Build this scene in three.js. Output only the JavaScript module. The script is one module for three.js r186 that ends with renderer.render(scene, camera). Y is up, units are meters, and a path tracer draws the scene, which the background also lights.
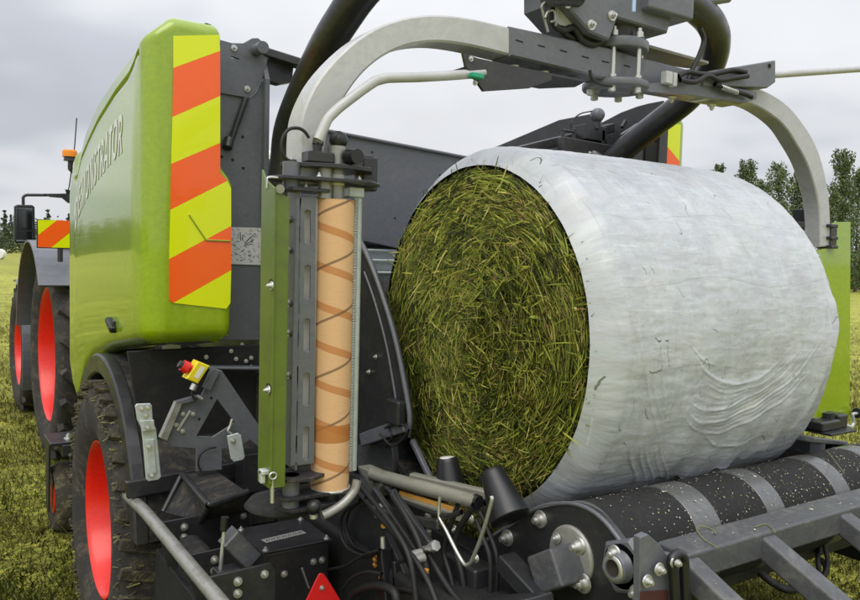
import * as THREE from 'three';
import { mergeGeometries } from 'three/addons/utils/BufferGeometryUtils.js';
import { RoundedBoxGeometry } from 'three/addons/geometries/RoundedBoxGeometry.js';
import { ImprovedNoise } from 'three/addons/math/ImprovedNoise.js';
import { TextGeometry } from 'three/addons/geometries/TextGeometry.js';
import { FontLoader } from 'three/addons/loaders/FontLoader.js';

// ---------------------------------------------------------------- camera, sky, sun, exposure
const scene = new THREE.Scene();
const D2R = Math.PI / 180;
const camera = new THREE.PerspectiveCamera(42.08, 1024 / 714, 0.05, 6000);
camera.rotation.order = 'YXZ';
camera.position.set(-2.155, 1.8, 2.08);
camera.rotation.set(-3.302 * D2R, -33.2 * D2R, 1.5 * D2R);
camera.updateMatrixWorld();
const renderer = new THREE.WebGLRenderer({ antialias: true });
renderer.toneMapping = THREE.LinearToneMapping;
renderer.toneMappingExposure = 1.12;
renderer.shadowMap.enabled = true;
const N = new ImprovedNoise();
function fbm(x, y, z, o = 4) { let s = 0, a = 0.5, f = 1; for (let i = 0; i < o; i++) { s += a * N.noise(x * f, y * f, z * f); a *= 0.5; f *= 2.03; } return s; }
const sstep = (a, b, x) => { const t = Math.min(1, Math.max(0, (x - a) / (b - a))); return t * t * (3 - 2 * t); };
{
  // overcast sky: brighter overhead, long soft cloud banks drawn out towards the horizon
  const W = 1024, H = 512, d = new Float32Array(W * H * 4);
  for (let j = 0; j < H; j++) for (let i = 0; i < W; i++) {
    const el = (j + 0.5) / H * Math.PI - Math.PI / 2, az = (i + 0.5) / W * 2 * Math.PI;
    const s = Math.max(0, Math.sin(el));
    const q = 1 / (s + 0.16), cx = Math.cos(az) * q, cz = Math.sin(az) * q;
    const big = fbm(cx * 0.5 + 21.3, cz * 0.5 + 8.9, 3.7, 5), fine = fbm(cx * 1.7 + 1.7, cz * 1.7 + 9.4, 8.2, 4);
    let v = 0.66 + 0.78 * Math.pow(s, 1.4);
    const dark = sstep(0.0, 0.30, big + 0.30 * fine);
    v *= 1.03 - 0.30 * dark + 0.13 * fine;
    const bl = 0.045 + 0.07 * dark;
    const k = (j * W + i) * 4;
    if (el < -0.01) { d[k] = 0.15; d[k + 1] = 0.16; d[k + 2] = 0.09; }
    else { d[k] = v * (1 - bl * 0.8); d[k + 1] = v * (1 - bl * 0.36); d[k + 2] = v * (1 + bl * 0.55); }
    d[k + 3] = 1;
  }
  const t = new THREE.DataTexture(d, W, H, THREE.RGBAFormat, THREE.FloatType);
  t.mapping = THREE.EquirectangularReflectionMapping; t.magFilter = THREE.LinearFilter; t.minFilter = THREE.LinearFilter;
  t.colorSpace = THREE.LinearSRGBColorSpace; t.needsUpdate = true;
  scene.background = t; scene.environment = t;
}
const sun = new THREE.DirectionalLight(0xfff6ea, 1.4);
sun.position.set(-14, 30, 12); sun.target.position.set(0, 1, -1);
sun.castShadow = true; sun.shadow.radius = 90; sun.shadow.mapSize.set(2048, 2048);
Object.assign(sun.shadow.camera, { left: -14, right: 14, top: 14, bottom: -14, near: 1, far: 80 });
scene.add(sun, sun.target);

// ---------------------------------------------------------------- helpers
let seed = 12345;
function rnd() { seed = (seed * 1664525 + 1013904223) >>> 0; return seed / 4294967296; }
const rr = (a, b) => a + (b - a) * rnd();
const V3 = (a) => new THREE.Vector3(a[0], a[1], a[2]);
const used = {};
function numbered(n) { used[n] = (used[n] || 0) + 1; return used[n] === 1 ? n : n + '_' + String(used[n] - 1).padStart(3, '0'); }
function metreUV(g) {
  if (g.index) g = g.toNonIndexed();
  const p = g.attributes.position, uv = new Float32Array(p.count * 2);
  for (let i = 0; i < p.count; i += 3) {
    const ax = p.getX(i + 1) - p.getX(i), ay = p.getY(i + 1) - p.getY(i), az = p.getZ(i + 1) - p.getZ(i);
    const bx = p.getX(i + 2) - p.getX(i), by = p.getY(i + 2) - p.getY(i), bz = p.getZ(i + 2) - p.getZ(i);
    const nx = Math.abs(ay * bz - az * by), ny = Math.abs(az * bx - ax * bz), nz = Math.abs(ax * by - ay * bx);
    for (let k = 0; k < 3; k++) {
      const x = p.getX(i + k), y = p.getY(i + k), z = p.getZ(i + k);
      let u, v; if (nx >= ny && nx >= nz) { u = z; v = y; } else if (ny >= nz) { u = x; v = z; } else { u = x; v = y; }
      uv[(i + k) * 2] = u; uv[(i + k) * 2 + 1] = v;
    }
  }
  g.setAttribute('uv', new THREE.BufferAttribute(uv, 2));
  return g;
}
function merge(gs) {
  const a = (Array.isArray(gs) ? gs : [gs]).map((g) => {
    const h = metreUV(g);
    if (!h.attributes.normal) h.computeVertexNormals();
    for (const k of Object.keys(h.attributes)) if (!['position', 'normal', 'uv'].includes(k)) h.deleteAttribute(k);
    return h;
  });
  return a.length === 1 ? a[0] : mergeGeometries(a);
}
function host(p) { // a thing has parts and sub-parts, no further
  let d = 0, o = p; while (o && o !== scene) { d++; o = o.parent; }
  return d >= 3 ? p.parent : p;
}
function mesh(name, gs, mat, parent, label) {
  if (parent) parent = host(parent);
  const m = new THREE.Mesh(merge(gs), mat);
  m.name = parent ? name : numbered(name); m.castShadow = m.receiveShadow = true;
  if (label) m.userData.label = label;
  (parent || scene).add(m);
  return m;
}
function tag(o, label, category, group, kind) { o.userData.label = label; if (category) o.userData.category = category; if (group) o.userData.group = group; if (kind) o.userData.kind = kind; return o; }
function thing(name, label, category, group) { const g = new THREE.Group(); g.name = numbered(name); scene.add(g); return tag(g, label, category, group); }
function part(name, parent) { const g = new THREE.Group(); g.name = name; parent.add(g); return g; }
// box from centre and size
function box(c, s, r = 0.004, rot) {
  const g = new RoundedBoxGeometry(s[0], s[1], s[2], 1, Math.min(r, s[0] / 2.2, s[1] / 2.2, s[2] / 2.2));
  if (rot) g.applyMatrix4(new THREE.Matrix4().makeRotationFromEuler(new THREE.Euler(...rot)));
  return g.translate(c[0], c[1], c[2]);
}
function shapeOf(pts, holes) {
  const s = new THREE.Shape(pts.map((p) => new THREE.Vector2(p[0], p[1])));
  if (holes) for (const h of holes) s.holes.push(new THREE.Path(h.map((p) => new THREE.Vector2(p[0], p[1]))));
  return s;
}
// sheet metal cut to an outline: axis z -> points are [x,y], axis x -> [z,y], axis y -> [x,z]; the outer face lies at pos
function plate(axis, pos, pts, t = 0.008, holes, bev = 0.0015) {
  const g = new THREE.ExtrudeGeometry(shapeOf(pts, holes), { depth: t - 2 * bev, bevelEnabled: bev > 0, bevelSize: bev, bevelThickness: bev, bevelOffset: -bev, bevelSegments: 1, curveSegments: 8 });
  g.translate(0, 0, bev);
  const m = new THREE.Matrix4();
  if (axis === 'z') m.set(1, 0, 0, 0, 0, 1, 0, 0, 0, 0, 1, pos - t, 0, 0, 0, 1);
  else if (axis === 'x') m.set(0, 0, -1, pos + t, 0, 1, 0, 0, 1, 0, 0, 0, 0, 0, 0, 1);
  else m.set(1, 0, 0, 0, 0, 0, -1, pos, 0, 1, 0, 0, 0, 0, 0, 1);
  return g.applyMatrix4(m);
}
function tube(pts, r, n = 40, rs = 10, tension = 0.5, closed = false) {
  const c = new THREE.CatmullRomCurve3(pts.map(V3), closed, 'catmullrom', tension);
  return new THREE.TubeGeometry(c, n, r, rs, closed);
}
const UP = new THREE.Vector3(0, 1, 0);
function rod(a, b, r, r2 = r, seg = 16) {
  const A = V3(a), B = V3(b), d = B.clone().sub(A), L = d.length();
  const g = new THREE.CylinderGeometry(r2, r, L, seg, 1); g.translate(0, L / 2, 0);
  g.applyQuaternion(new THREE.Quaternion().setFromUnitVectors(UP, d.normalize()));
  return g.translate(A.x, A.y, A.z);
}
// square hollow bar between two points, w wide (sideways), h high
function bar(a, b, w, h, r = 0.006) {
  const A = V3(a), B = V3(b), d = B.clone().sub(A), L = d.length(); d.normalize();
  const side = new THREE.Vector3().crossVectors(d, UP).normalize(), up = new THREE.Vector3().crossVectors(side, d);
  const g = new RoundedBoxGeometry(w, h, L, 2, Math.min(r, w / 2.2, h / 2.2));
  g.applyMatrix4(new THREE.Matrix4().makeBasis(side, up, d.clone().negate()));
  const m = A.add(B).multiplyScalar(0.5);
  return g.translate(m.x, m.y, m.z);
}
function lathe(profile, axis, c, seg = 40) { // profile: [radius, along]; axis along x / y / z
  const g = new THREE.LatheGeometry(profile.map((p) => new THREE.Vector2(p[0], p[1])), seg);
  if (axis === 'x') g.rotateZ(-Math.PI / 2); if (axis === 'z') g.rotateX(Math.PI / 2);
  return g.translate(c[0], c[1], c[2]);
}
const boltGeo = (() => {
  const w = new THREE.CylinderGeometry(0.016, 0.017, 0.004, 14).translate(0, 0.002, 0);
  const h = new THREE.CylinderGeometry(0.0095, 0.0105, 0.010, 6).translate(0, 0.009, 0);
  const s = new THREE.CylinderGeometry(0.0052, 0.006, 0.006, 8).translate(0, 0.017, 0);
  return merge([w, h, s]);
})();
function bolt(p, dir, parent, k = 1, mat) {
  const m = new THREE.Mesh(boltGeo, mat || M.zinc); m.name = 'bolt'; m.castShadow = m.receiveShadow = true;
  m.position.set(p[0], p[1], p[2]); m.scale.setScalar(k);
  m.quaternion.setFromUnitVectors(UP, V3({ z: [0, 0, 1], x: [-1, 0, 0], y: [0, 1, 0], d: [0, -1, 0] }[dir]));
  host(parent).add(m); return m;
}

// ---------------------------------------------------------------- textures
function tex(W, H, fn, srgb = true, rep = [1, 1]) {
  const d = new Uint8Array(W * H * 4);
  for (let j = 0; j < H; j++) for (let i = 0; i < W; i++) {
    const c = fn(i / W, j / H, i, j), k = (j * W + i) * 4;
    if (typeof c === 'number') { d[k] = d[k + 1] = d[k + 2] = Math.max(0, Math.min(255, c * 255)); }
    else for (let q = 0; q < 3; q++) d[k + q] = Math.max(0, Math.min(255, c[q] * 255));
    d[k + 3] = 255;
  }
  const t = new THREE.DataTexture(d, W, H); t.wrapS = t.wrapT = THREE.RepeatWrapping;
  t.magFilter = THREE.LinearFilter; t.minFilter = THREE.LinearMipmapLinearFilter; t.generateMipmaps = true; t.anisotropy = 8;
  if (srgb) t.colorSpace = THREE.SRGBColorSpace; t.repeat.set(rep[0], rep[1]); t.needsUpdate = true; return t;
}
function periodic(u, v, f, z) { // tileable noise on a torus
  const a = u * 2 * Math.PI, b = v * 2 * Math.PI, r = f / (2 * Math.PI);
  return N.noise(Math.cos(a) * r + 11.3 + z, Math.sin(a) * r + Math.cos(b) * r * 1.31 + 4.2, Math.sin(b) * r * 1.31 + 7.7 + z * 1.7);
}
function tfbm(u, v, f, z, o = 4) { let s = 0, a = 0.5; for (let i = 0; i < o; i++) { s += a * periodic(u, v, f, z + i * 3.1); f *= 2.1; a *= 0.55; } return s; }
// dust, splashes and pale chaff specks on dark machine paint; one tile is 0.8 m
function paintMap(base, dust, amount, speck) {
  const S = 512, sp = new Float32Array(S * S);
  for (let n = 0; n < speck; n++) {
    const x = Math.floor(rnd() * S), y = Math.floor(rnd() * S), r = rnd() < 0.85 ? 0.8 : 1.8, w = rr(0.3, 1);
    for (let dy = -2; dy <= 2; dy++) for (let dx = -2; dx <= 2; dx++) if (dx * dx + dy * dy <= r * r) sp[((y + dy + S) % S) * S + (x + dx + S) % S] = w;
  }
  return tex(S, S, (u, v, i, j) => {
    const a = tfbm(u, v, 7, 1, 5), b = tfbm(u, v, 40, 5, 3), c = periodic(u, v, 150, 9);
    let k = amount * sstep(-0.12, 0.45, a + 0.5 * b) + 0.06 * c; k = Math.max(0, k);
    k = Math.max(k, sp[j * S + i] * 0.75);
    return [0, 1, 2].map((q) => (base[q] + (dust[q] - base[q]) * k) * (1 + 0.10 * b));
  }, true, [1.25, 1.25]);
}
const roughMap = tex(256, 256, (u, v) => 0.72 + 0.5 * tfbm(u, v, 9, 2, 4), false, [1.6, 1.6]);
const fineBump = tex(256, 256, (u, v) => 0.5 + 0.5 * tfbm(u, v, 30, 6, 3), false, [4, 4]);
const S8 = (r, g, b) => [r / 255, g / 255, b / 255];
const M = {};
function std(o) { return new THREE.MeshStandardMaterial(Object.assign({ roughness: 0.6, metalness: 0 }, o)); }
function phys(o) { return new THREE.MeshPhysicalMaterial(Object.assign({ roughness: 0.6, metalness: 0 }, o)); }
M.grey = phys({ map: paintMap(S8(98, 101, 109), S8(130, 128, 120), 0.14, 200), roughness: 0.5, roughnessMap: roughMap, clearcoat: 0.25, clearcoatRoughness: 0.4 });
M.greyDirty = phys({ map: paintMap(S8(80, 82, 86), S8(130, 128, 118), 0.38, 700), roughness: 0.68, roughnessMap: roughMap, bumpMap: fineBump, bumpScale: 0.0006 });
M.black = phys({ map: paintMap(S8(44, 45, 48), S8(96, 91, 80), 0.20, 320), roughness: 0.5, roughnessMap: roughMap, clearcoat: 0.2, clearcoatRoughness: 0.4 });
M.blackDirty = std({ map: paintMap(S8(38, 38, 40), S8(108, 98, 80), 0.55, 1500), roughness: 0.85, bumpMap: fineBump, bumpScale: 0.002 });
M.interior = std({ map: paintMap(S8(26, 26, 27), S8(70, 66, 52), 0.25, 400), roughness: 0.8 });
M.rubber = std({ map: paintMap(S8(34, 34, 35), S8(98, 92, 78), 0.30, 300), roughness: 0.85, bumpMap: fineBump, bumpScale: 0.001 });
M.plastic = phys({ color: new THREE.Color().setRGB(0.012, 0.013, 0.016), roughness: 0.38, clearcoat: 0.15, clearcoatRoughness: 0.3 });
M.hose = std({ color: new THREE.Color().setRGB(0.016, 0.016, 0.017), roughness: 0.55 });
M.silver = phys({ map: paintMap(S8(186, 187, 190), S8(150, 149, 146), 0.30, 120), roughness: 0.45, roughnessMap: roughMap, clearcoat: 0.3, clearcoatRoughness: 0.35 });
M.olive = std({ map: paintMap(S8(138, 138, 126), S8(96, 92, 74), 0.4, 300), roughness: 0.6, roughnessMap: roughMap });
M.green = phys({ map: paintMap(S8(142, 170, 8), S8(134, 146, 50), 0.05, 110), roughness: 0.36, clearcoat: 1, clearcoatRoughness: 0.05 });
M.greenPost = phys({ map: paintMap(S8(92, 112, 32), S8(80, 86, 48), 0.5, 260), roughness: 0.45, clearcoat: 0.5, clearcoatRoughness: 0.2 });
M.red = phys({ map: paintMap(S8(236, 40, 24), S8(170, 80, 50), 0.14, 60), roughness: 0.4, clearcoat: 0.4, clearcoatRoughness: 0.2 });
M.redPlastic = phys({ color: new THREE.Color().setRGB(0.8, 0.02, 0.02), roughness: 0.35, clearcoat: 0.4 });
M.yellow = phys({ color: new THREE.Color(0xe2ee00), roughness: 0.32, roughnessMap: roughMap, clearcoat: 0.3 });
M.orange = phys({ color: new THREE.Color(0xff661a), roughness: 0.32, roughnessMap: roughMap, clearcoat: 0.3 });
M.yellowBox = std({ color: new THREE.Color().setRGB(0.82, 0.68, 0.02), roughness: 0.45 });
M.amber = phys({ color: new THREE.Color().setRGB(0.9, 0.28, 0.01), roughness: 0.25 });
M.ochre = std({ map: paintMap(S8(214, 160, 72), S8(150, 120, 70), 0.3, 60), roughness: 0.6 });
M.zinc = std({ color: new THREE.Color().setRGB(0.62, 0.62, 0.6), metalness: 0.8, roughness: 0.38 });
M.galv = std({ map: paintMap(S8(196, 204, 204), S8(160, 164, 162), 0.3, 30), metalness: 0.25, roughness: 0.42, roughnessMap: roughMap });
M.brass = std({ color: new THREE.Color().setRGB(0.75, 0.36, 0.05), metalness: 0.3, roughness: 0.4 });
M.steel = std({ map: paintMap(S8(160, 160, 156), S8(96, 92, 80), 0.40, 120), metalness: 0.35, roughness: 0.5, roughnessMap: roughMap });
M.white = std({ color: new THREE.Color().setRGB(0.8, 0.8, 0.78), roughness: 0.5 });
M.glass = phys({ color: new THREE.Color().setRGB(0.8, 0.85, 0.85), transmission: 1, thickness: 0, roughness: 0.03 });
M.mirror = std({ color: new THREE.Color().setRGB(0.7, 0.72, 0.72), metalness: 1, roughness: 0.05 });

// ---------------------------------------------------------------- ground
{
  const S = 1024;
  const map = tex(S, S, (u, v) => {
    const a = tfbm(u, v, 10, 2, 5), b = tfbm(u, v, 70, 8, 3), c = periodic(u, v, 260, 4);
    const k = sstep(-0.35, 0.4, a + 0.7 * b), s = sstep(0.12, 0.4, b + 0.35 * c);
    const g = [0.51 + 0.12 * k, 0.52 + 0.12 * k, 0.20 + 0.06 * k];
    return g.map((x, q) => x + s * [0.20, 0.17, 0.09][q] - 0.10 * sstep(0.1, 0.5, -b));
  }, true, [1 / 5, 1 / 5]);
  const xs = []; for (let i = -70; i <= 70; i++) xs.push(Math.sign(i) * (Math.abs(i) * 0.35 + Math.pow(Math.abs(i) / 70, 5) * 2600));
  const n = xs.length, pos = [], col = [], idx = [], uv = [];
  for (let j = 0; j < n; j++) for (let i = 0; i < n; i++) {
    const x = xs[i], z = xs[j] - 3, r = Math.hypot(x, z);
    const y = 0.035 * fbm(x * 0.5, 2, z * 0.5, 3) * (r < 40 ? 1 : 0);
    pos.push(x, y, z); uv.push(x, z);
    const p = fbm(x * 0.12 + 3, 5, z * 0.12, 4), q = fbm(x * 0.02 + 3, 9, z * 0.008, 3), row = Math.sin(x * 1.05 + 0.6 * fbm(x * 0.05, 1, z * 0.05, 2) * 6);
    const k = 1 + 0.35 * p + 0.25 * q + 0.07 * row;
    col.push(k, k, k * 0.95);
  }
  for (let j = 0; j < n - 1; j++) for (let i = 0; i < n - 1; i++) { const a = j * n + i; idx.push(a, a + n, a + 1, a + 1, a + n, a + n + 1); }
  const g = new THREE.BufferGeometry();
  g.setAttribute('position', new THREE.Float32BufferAttribute(pos, 3)); g.setAttribute('uv', new THREE.Float32BufferAttribute(uv, 2));
  g.setAttribute('color', new THREE.Float32BufferAttribute(col, 3)); g.setIndex(idx); g.computeVertexNormals();
  const m = new THREE.Mesh(g, std({ map, vertexColors: true, roughness: 0.95 })); m.name = 'ground'; m.receiveShadow = true;
  m.userData = { kind: 'structure', label: 'mown grass field stretching to the horizon' }; scene.add(m);
}
// blades of regrowing grass and pale stubble
function bladeTuft(nb, h, spread, lean) {
  const pos = [], nor = [], idx = []; let b = 0;
  for (let i = 0; i < nb; i++) {
    const a = rr(0, 6.283), d = spread * Math.sqrt(rnd()), x = Math.cos(a) * d, z = Math.sin(a) * d, L = h * rr(0.5, 1.15), w = rr(0.0013, 0.0026);
    const la = rr(0, 6.283), ln = lean * rr(0.2, 1.2), dx = Math.cos(la), dz = Math.sin(la), px = -dz * w, pz = dx * w;
    for (const [t, ww] of [[0, 1], [0.5, 0.9], [1, 0.12]]) {
      const o = ln * t * t * L, y = L * t * (1 - 0.25 * ln * t);
      pos.push(x + dx * o + px * ww, y, z + dz * o + pz * ww, x + dx * o - px * ww, y, z + dz * o - pz * ww);
      nor.push(-dx * 0.75, 0.66, -dz * 0.75, -dx * 0.75, 0.66, -dz * 0.75);
    }
    idx.push(b, b + 1, b + 2, b + 1, b + 3, b + 2, b + 2, b + 3, b + 4, b + 3, b + 5, b + 4); b += 6;
  }
  const g = new THREE.BufferGeometry(); g.setAttribute('position', new THREE.Float32BufferAttribute(pos, 3)); g.setAttribute('normal', new THREE.Float32BufferAttribute(nor, 3)); g.setIndex(idx); return g;
}
{
  const cols = [[0.44, 0.54, 0.07], [0.58, 0.62, 0.10], [0.68, 0.65, 0.18], [0.78, 0.71, 0.32], [0.38, 0.50, 0.06], [0.54, 0.44, 0.17]];
  const mat = phys({ color: 0xffffff, roughness: 0.9, transmission: 0.2, thickness: 0, side: THREE.DoubleSide });
  const kinds = [bladeTuft(8, 0.06, 0.10, 1.1), bladeTuft(8, 0.05, 0.12, 1.7), bladeTuft(10, 0.105, 0.09, 0.85)];
  const counts = [52000, 56000, 10000], mx = new THREE.Matrix4(), q = new THREE.Quaternion(), c = new THREE.Color();
  kinds.forEach((g, k) => {
    const im = new THREE.InstancedMesh(g, mat, counts[k]);
    for (let i = 0; i < counts[k]; i++) {
      let x, z, d, ok = false;
      while (!ok) {
        const az = -33.2 * D2R + rr(-72, 72) * D2R; d = 1.2 * Math.pow(36, rnd());
        if (d < 1.2) continue;
        x = -2.155 - Math.sin(az) * d; z = 2.08 - Math.cos(az) * d;
        const dens = fbm(x * 0.9 + k * 5, 3, z * 0.9, 3);
        ok = dens > -0.22 + (k === 2 ? 0.16 : 0) || rnd() < 0.15;
      }
      const s = rr(0.7, 1.35) * (1 + 0.03 * Math.min(d, 14)) * (1 - 0.6 * sstep(14, 40, d));
      q.setFromAxisAngle(UP, rr(0, 6.283));
      mx.compose(new THREE.Vector3(x, -0.006, z), q, new THREE.Vector3(s * 1.2, s * 0.95, s * 1.2)); im.setMatrixAt(i, mx);
      const p = fbm(x * 0.6, 8, z * 0.6, 3);
      let ci = k === 1 ? (rnd() < 0.45 ? 3 : 2) : (p > 0.05 ? (rnd() < 0.5 ? 4 : 0) : (rnd() < 0.6 ? 1 : 2)); if (rnd() < 0.08) ci = 5;
      const f = rr(0.75, 1.2); c.setRGB(cols[ci][0] * f, cols[ci][1] * f, cols[ci][2] * f); im.setColorAt(i, c);
    }
    im.castShadow = im.receiveShadow = true; im.name = numbered('field_grass');
    tag(im, ['short green grass regrowing over the mown field', 'pale yellow stubble lying between the grass of the field', 'longer dark green grass clumps scattered over the field'][k], 'grass', null, 'stuff'); scene.add(im);
  });
}

// ---------------------------------------------------------------- trees
M.bark = std({ color: new THREE.Color().setRGB(0.10, 0.085, 0.06), roughness: 0.9 });
M.leaf = std({ vertexColors: true, roughness: 0.75, side: THREE.DoubleSide });
function leafCloud(clumps, perClump, size, base) {
  const pos = [], nor = [], col = [];
  for (const [cx, cy, cz, r] of clumps) {
    const tone = rr(0.75, 1.2);
    for (let i = 0; i < perClump; i++) {
      const a = rr(0, 6.283), b = Math.acos(rr(-1, 1)), d = r * Math.pow(rnd(), 0.45);
      const x = cx + Math.sin(b) * Math.cos(a) * d, y = cy + Math.cos(b) * d * 1.5, z = cz + Math.sin(b) * Math.sin(a) * d;
      const u = new THREE.Vector3(rr(-1, 1), rr(-1, 1), rr(-1, 1)).normalize(), w = new THREE.Vector3(rr(-1, 1), rr(-1, 1), rr(-1, 1)).cross(u).normalize(), s = size * rr(0.6, 1.3);
      const n = new THREE.Vector3().crossVectors(u, w);
      const P = (p, q) => pos.push(x + u.x * p * s + w.x * q * s, y + u.y * p * s + w.y * q * s, z + u.z * p * s + w.z * q * s);
      P(-0.5, 0); P(0, -0.33); P(0.6, 0); P(-0.5, 0); P(0.6, 0); P(0, 0.33);
      const t = tone * rr(0.8, 1.2), warm = rr(0.85, 1.25);
      for (let k = 0; k < 6; k++) { nor.push(n.x, n.y, n.z); col.push(base[0] * t * warm, base[1] * t, base[2] * t); }
    }
  }
  const g = new THREE.BufferGeometry(); g.setAttribute('position', new THREE.Float32BufferAttribute(pos, 3)); g.setAttribute('normal', new THREE.Float32BufferAttribute(nor, 3)); g.setAttribute('color', new THREE.Float32BufferAttribute(col, 3));
  return g;
}
function buildTree(H, W, lean, base, per) {
  const g = new THREE.Group(), clumps = [], wood = [];
  const top = [lean * H, H * 0.97, 0];
  wood.push(rod([0, 0, 0], [lean * H * 0.5, H * 0.5, 0], 0.024 * H * 0.6, 0.012 * H * 0.6, 7), rod([lean * H * 0.5, H * 0.5, 0], top, 0.012 * H * 0.6, 0.012, 6));
  const n = 46;
  for (let i = 0; i < n; i++) {
    const t = 0.0 + 0.97 * (i / (n - 1)), prof = Math.pow(Math.max(0, 1 - t), 0.62) + 0.10;
    const a = i * 2.4 + rr(-0.5, 0.5), R = W * prof * rr(0.45, 1.1), y0 = H * t, s = lean * H * t;
    const c = [s + Math.cos(a) * R, Math.min(H, y0 + R * rr(0.7, 1.3)), Math.sin(a) * R];
    wood.push(rod([s, y0 * 0.94, 0], c, 0.02, 0.006, 5));
    clumps.push([c[0], c[1], c[2], rr(0.18, 0.34) * W * (0.55 + 0.45 * prof)]);
    clumps.push([s + Math.cos(a) * R * 0.5, y0 + R * 0.25, Math.sin(a) * R * 0.5, rr(0.15, 0.28) * W]);
  }
  const tr = new THREE.Mesh(merge(wood), M.bark); tr.name = 'trunk';
  const cr = new THREE.Mesh(leafCloud(clumps, per, 0.15, base), M.leaf); cr.name = 'crown';
  for (const m of [tr, cr]) { m.castShadow = m.receiveShadow = true; g.add(m); }
  return g;
}
{
  const kinds = [buildTree(9, 1.5, 0.03, [0.105, 0.15, 0.055], 78), buildTree(9, 1.7, -0.02, [0.115, 0.16, 0.06], 72), buildTree(9, 1.4, 0.05, [0.10, 0.145, 0.055], 78), buildTree(9, 2.0, 0.0, [0.11, 0.155, 0.055], 74)];
  const spots =   [[[51.009,9.537,-37.882], 2, 'small grey green poplar furthest left of the row above the bale'], [[49.573,9.322,-34.019], 0, 'slim leafy poplar second from left above the wrapped bale'], [[55.483,8.127,-39.646], 1, 'low bushy poplar between the two leftmost trees above the bale'], [[51.377,9.156,-32.827], 1, 'full poplar with a pointed top left of the right arch'], [[54.896,8.386,-36.456], 3, 'short broad poplar half behind the bale top'], [[54.377,8.908,-33.241], 2, 'narrow poplar seen just inside the curve of the right arch'], [[62.705,8.663,-37.35], 3, 'broad poplar behind the lower end of the right arch'], [[49.699,9.38,-26.758], 0, 'tallest poplar at the right edge above the green guard'], [[52.493,8.453,-27.26], 1, 'poplar cut by the right edge of the picture'], [[60.6,7.494,-33.859], 3, 'low poplar between the right arch and the tallest tree'], [[55.853,10.174,-27.574], 3, 'wide poplar just beyond the right edge of the frame'], [[59.655,9.192,-27.412], 1, 'bushy poplar further along the row past the right edge']];
  for (const [top, k, label] of spots) {
    const g = kinds[k].clone(); g.name = numbered('poplar_tree');
    const H = top[1];
    g.position.set(top[0], -0.05, top[2]);
    g.scale.set(H / 9, H / 9, H / 9); g.rotation.y = top[0] * 3.7;
    tag(g, label, 'tree', 'poplars in the row behind the bale'); scene.add(g);
  }
  // low scrub under the row of poplars
  const scrub = leafCloud(Array.from({ length: 9 }, (_, i) => [Math.cos(i * 2.4) * 0.8, 0.5 + (i % 4) * 0.55, Math.sin(i * 2.4) * 0.8, 0.75]), 46, 0.2, [0.105, 0.15, 0.055]);
  const sc = new THREE.InstancedMesh(scrub, M.leaf, 70), A = [52.376,1.783,-41.241], B = [64.809,2.327,-25.961];
  for (let i = 0; i < 70; i++) { const t = rnd(), s = rr(0.6, 1.35); sc.setMatrixAt(i, new THREE.Matrix4().compose(new THREE.Vector3(A[0] + (B[0] - A[0]) * t + rr(-2, 2), -0.2, A[2] + (B[2] - A[2]) * t + rr(-2, 2)), new THREE.Quaternion().setFromAxisAngle(UP, rr(0, 6.28)), new THREE.Vector3(s, s, s))); }
  sc.name = 'scrub'; sc.castShadow = sc.receiveShadow = true; tag(sc, 'low green scrub along the foot of the poplars', 'scrub', null, 'stuff'); scene.add(sc);
  // far wood: a belt of spruce and birch all round the left side of the field
  const mk = (n, H, W, base, cone) => {
    const cl = []; for (let i = 0; i < n; i++) { const t = i / (n - 1), R = cone ? W * (1 - t) * 0.8 : W * Math.sin(Math.PI * (0.25 + 0.7 * t)) * 0.7, a = i * 2.4; cl.push([Math.cos(a) * R, H * (0.12 + 0.85 * t), Math.sin(a) * R, cone ? W * (1.05 - t) * 0.55 + 0.12 : W * 0.55]); }
    return leafCloud(cl, 9, 0.75, base);
  };
  const g1 = mk(16, 9.5, 1.7, [0.07, 0.095, 0.05], true), g2 = mk(16, 8.5, 2.3, [0.09, 0.12, 0.055], false);
  [g1, g2].forEach((g, k) => {
    const n = 900, im = new THREE.InstancedMesh(g, M.leaf, n), mx = new THREE.Matrix4(), q = new THREE.Quaternion();
    for (let i = 0; i < n; i++) {
      const a = rr(-1.75, 0.32), R = rr(165, 215), s = rr(0.55, 0.95) * (k ? 0.92 : 1);
      q.setFromAxisAngle(UP, rr(0, 6.28)); mx.compose(new THREE.Vector3(-2 + Math.sin(a) * R, -0.3, 2 - Math.cos(a) * R), q, new THREE.Vector3(s, s, s)); im.setMatrixAt(i, mx);
    }
    im.name = k ? 'birch_wood' : 'spruce_wood'; im.castShadow = im.receiveShadow = true;
    tag(im, k ? 'far belt of rounded broadleaf trees along the left horizon' : 'far belt of dark pointed spruces along the left horizon', 'wood', null, 'stuff'); scene.add(im);
  });
}
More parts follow.
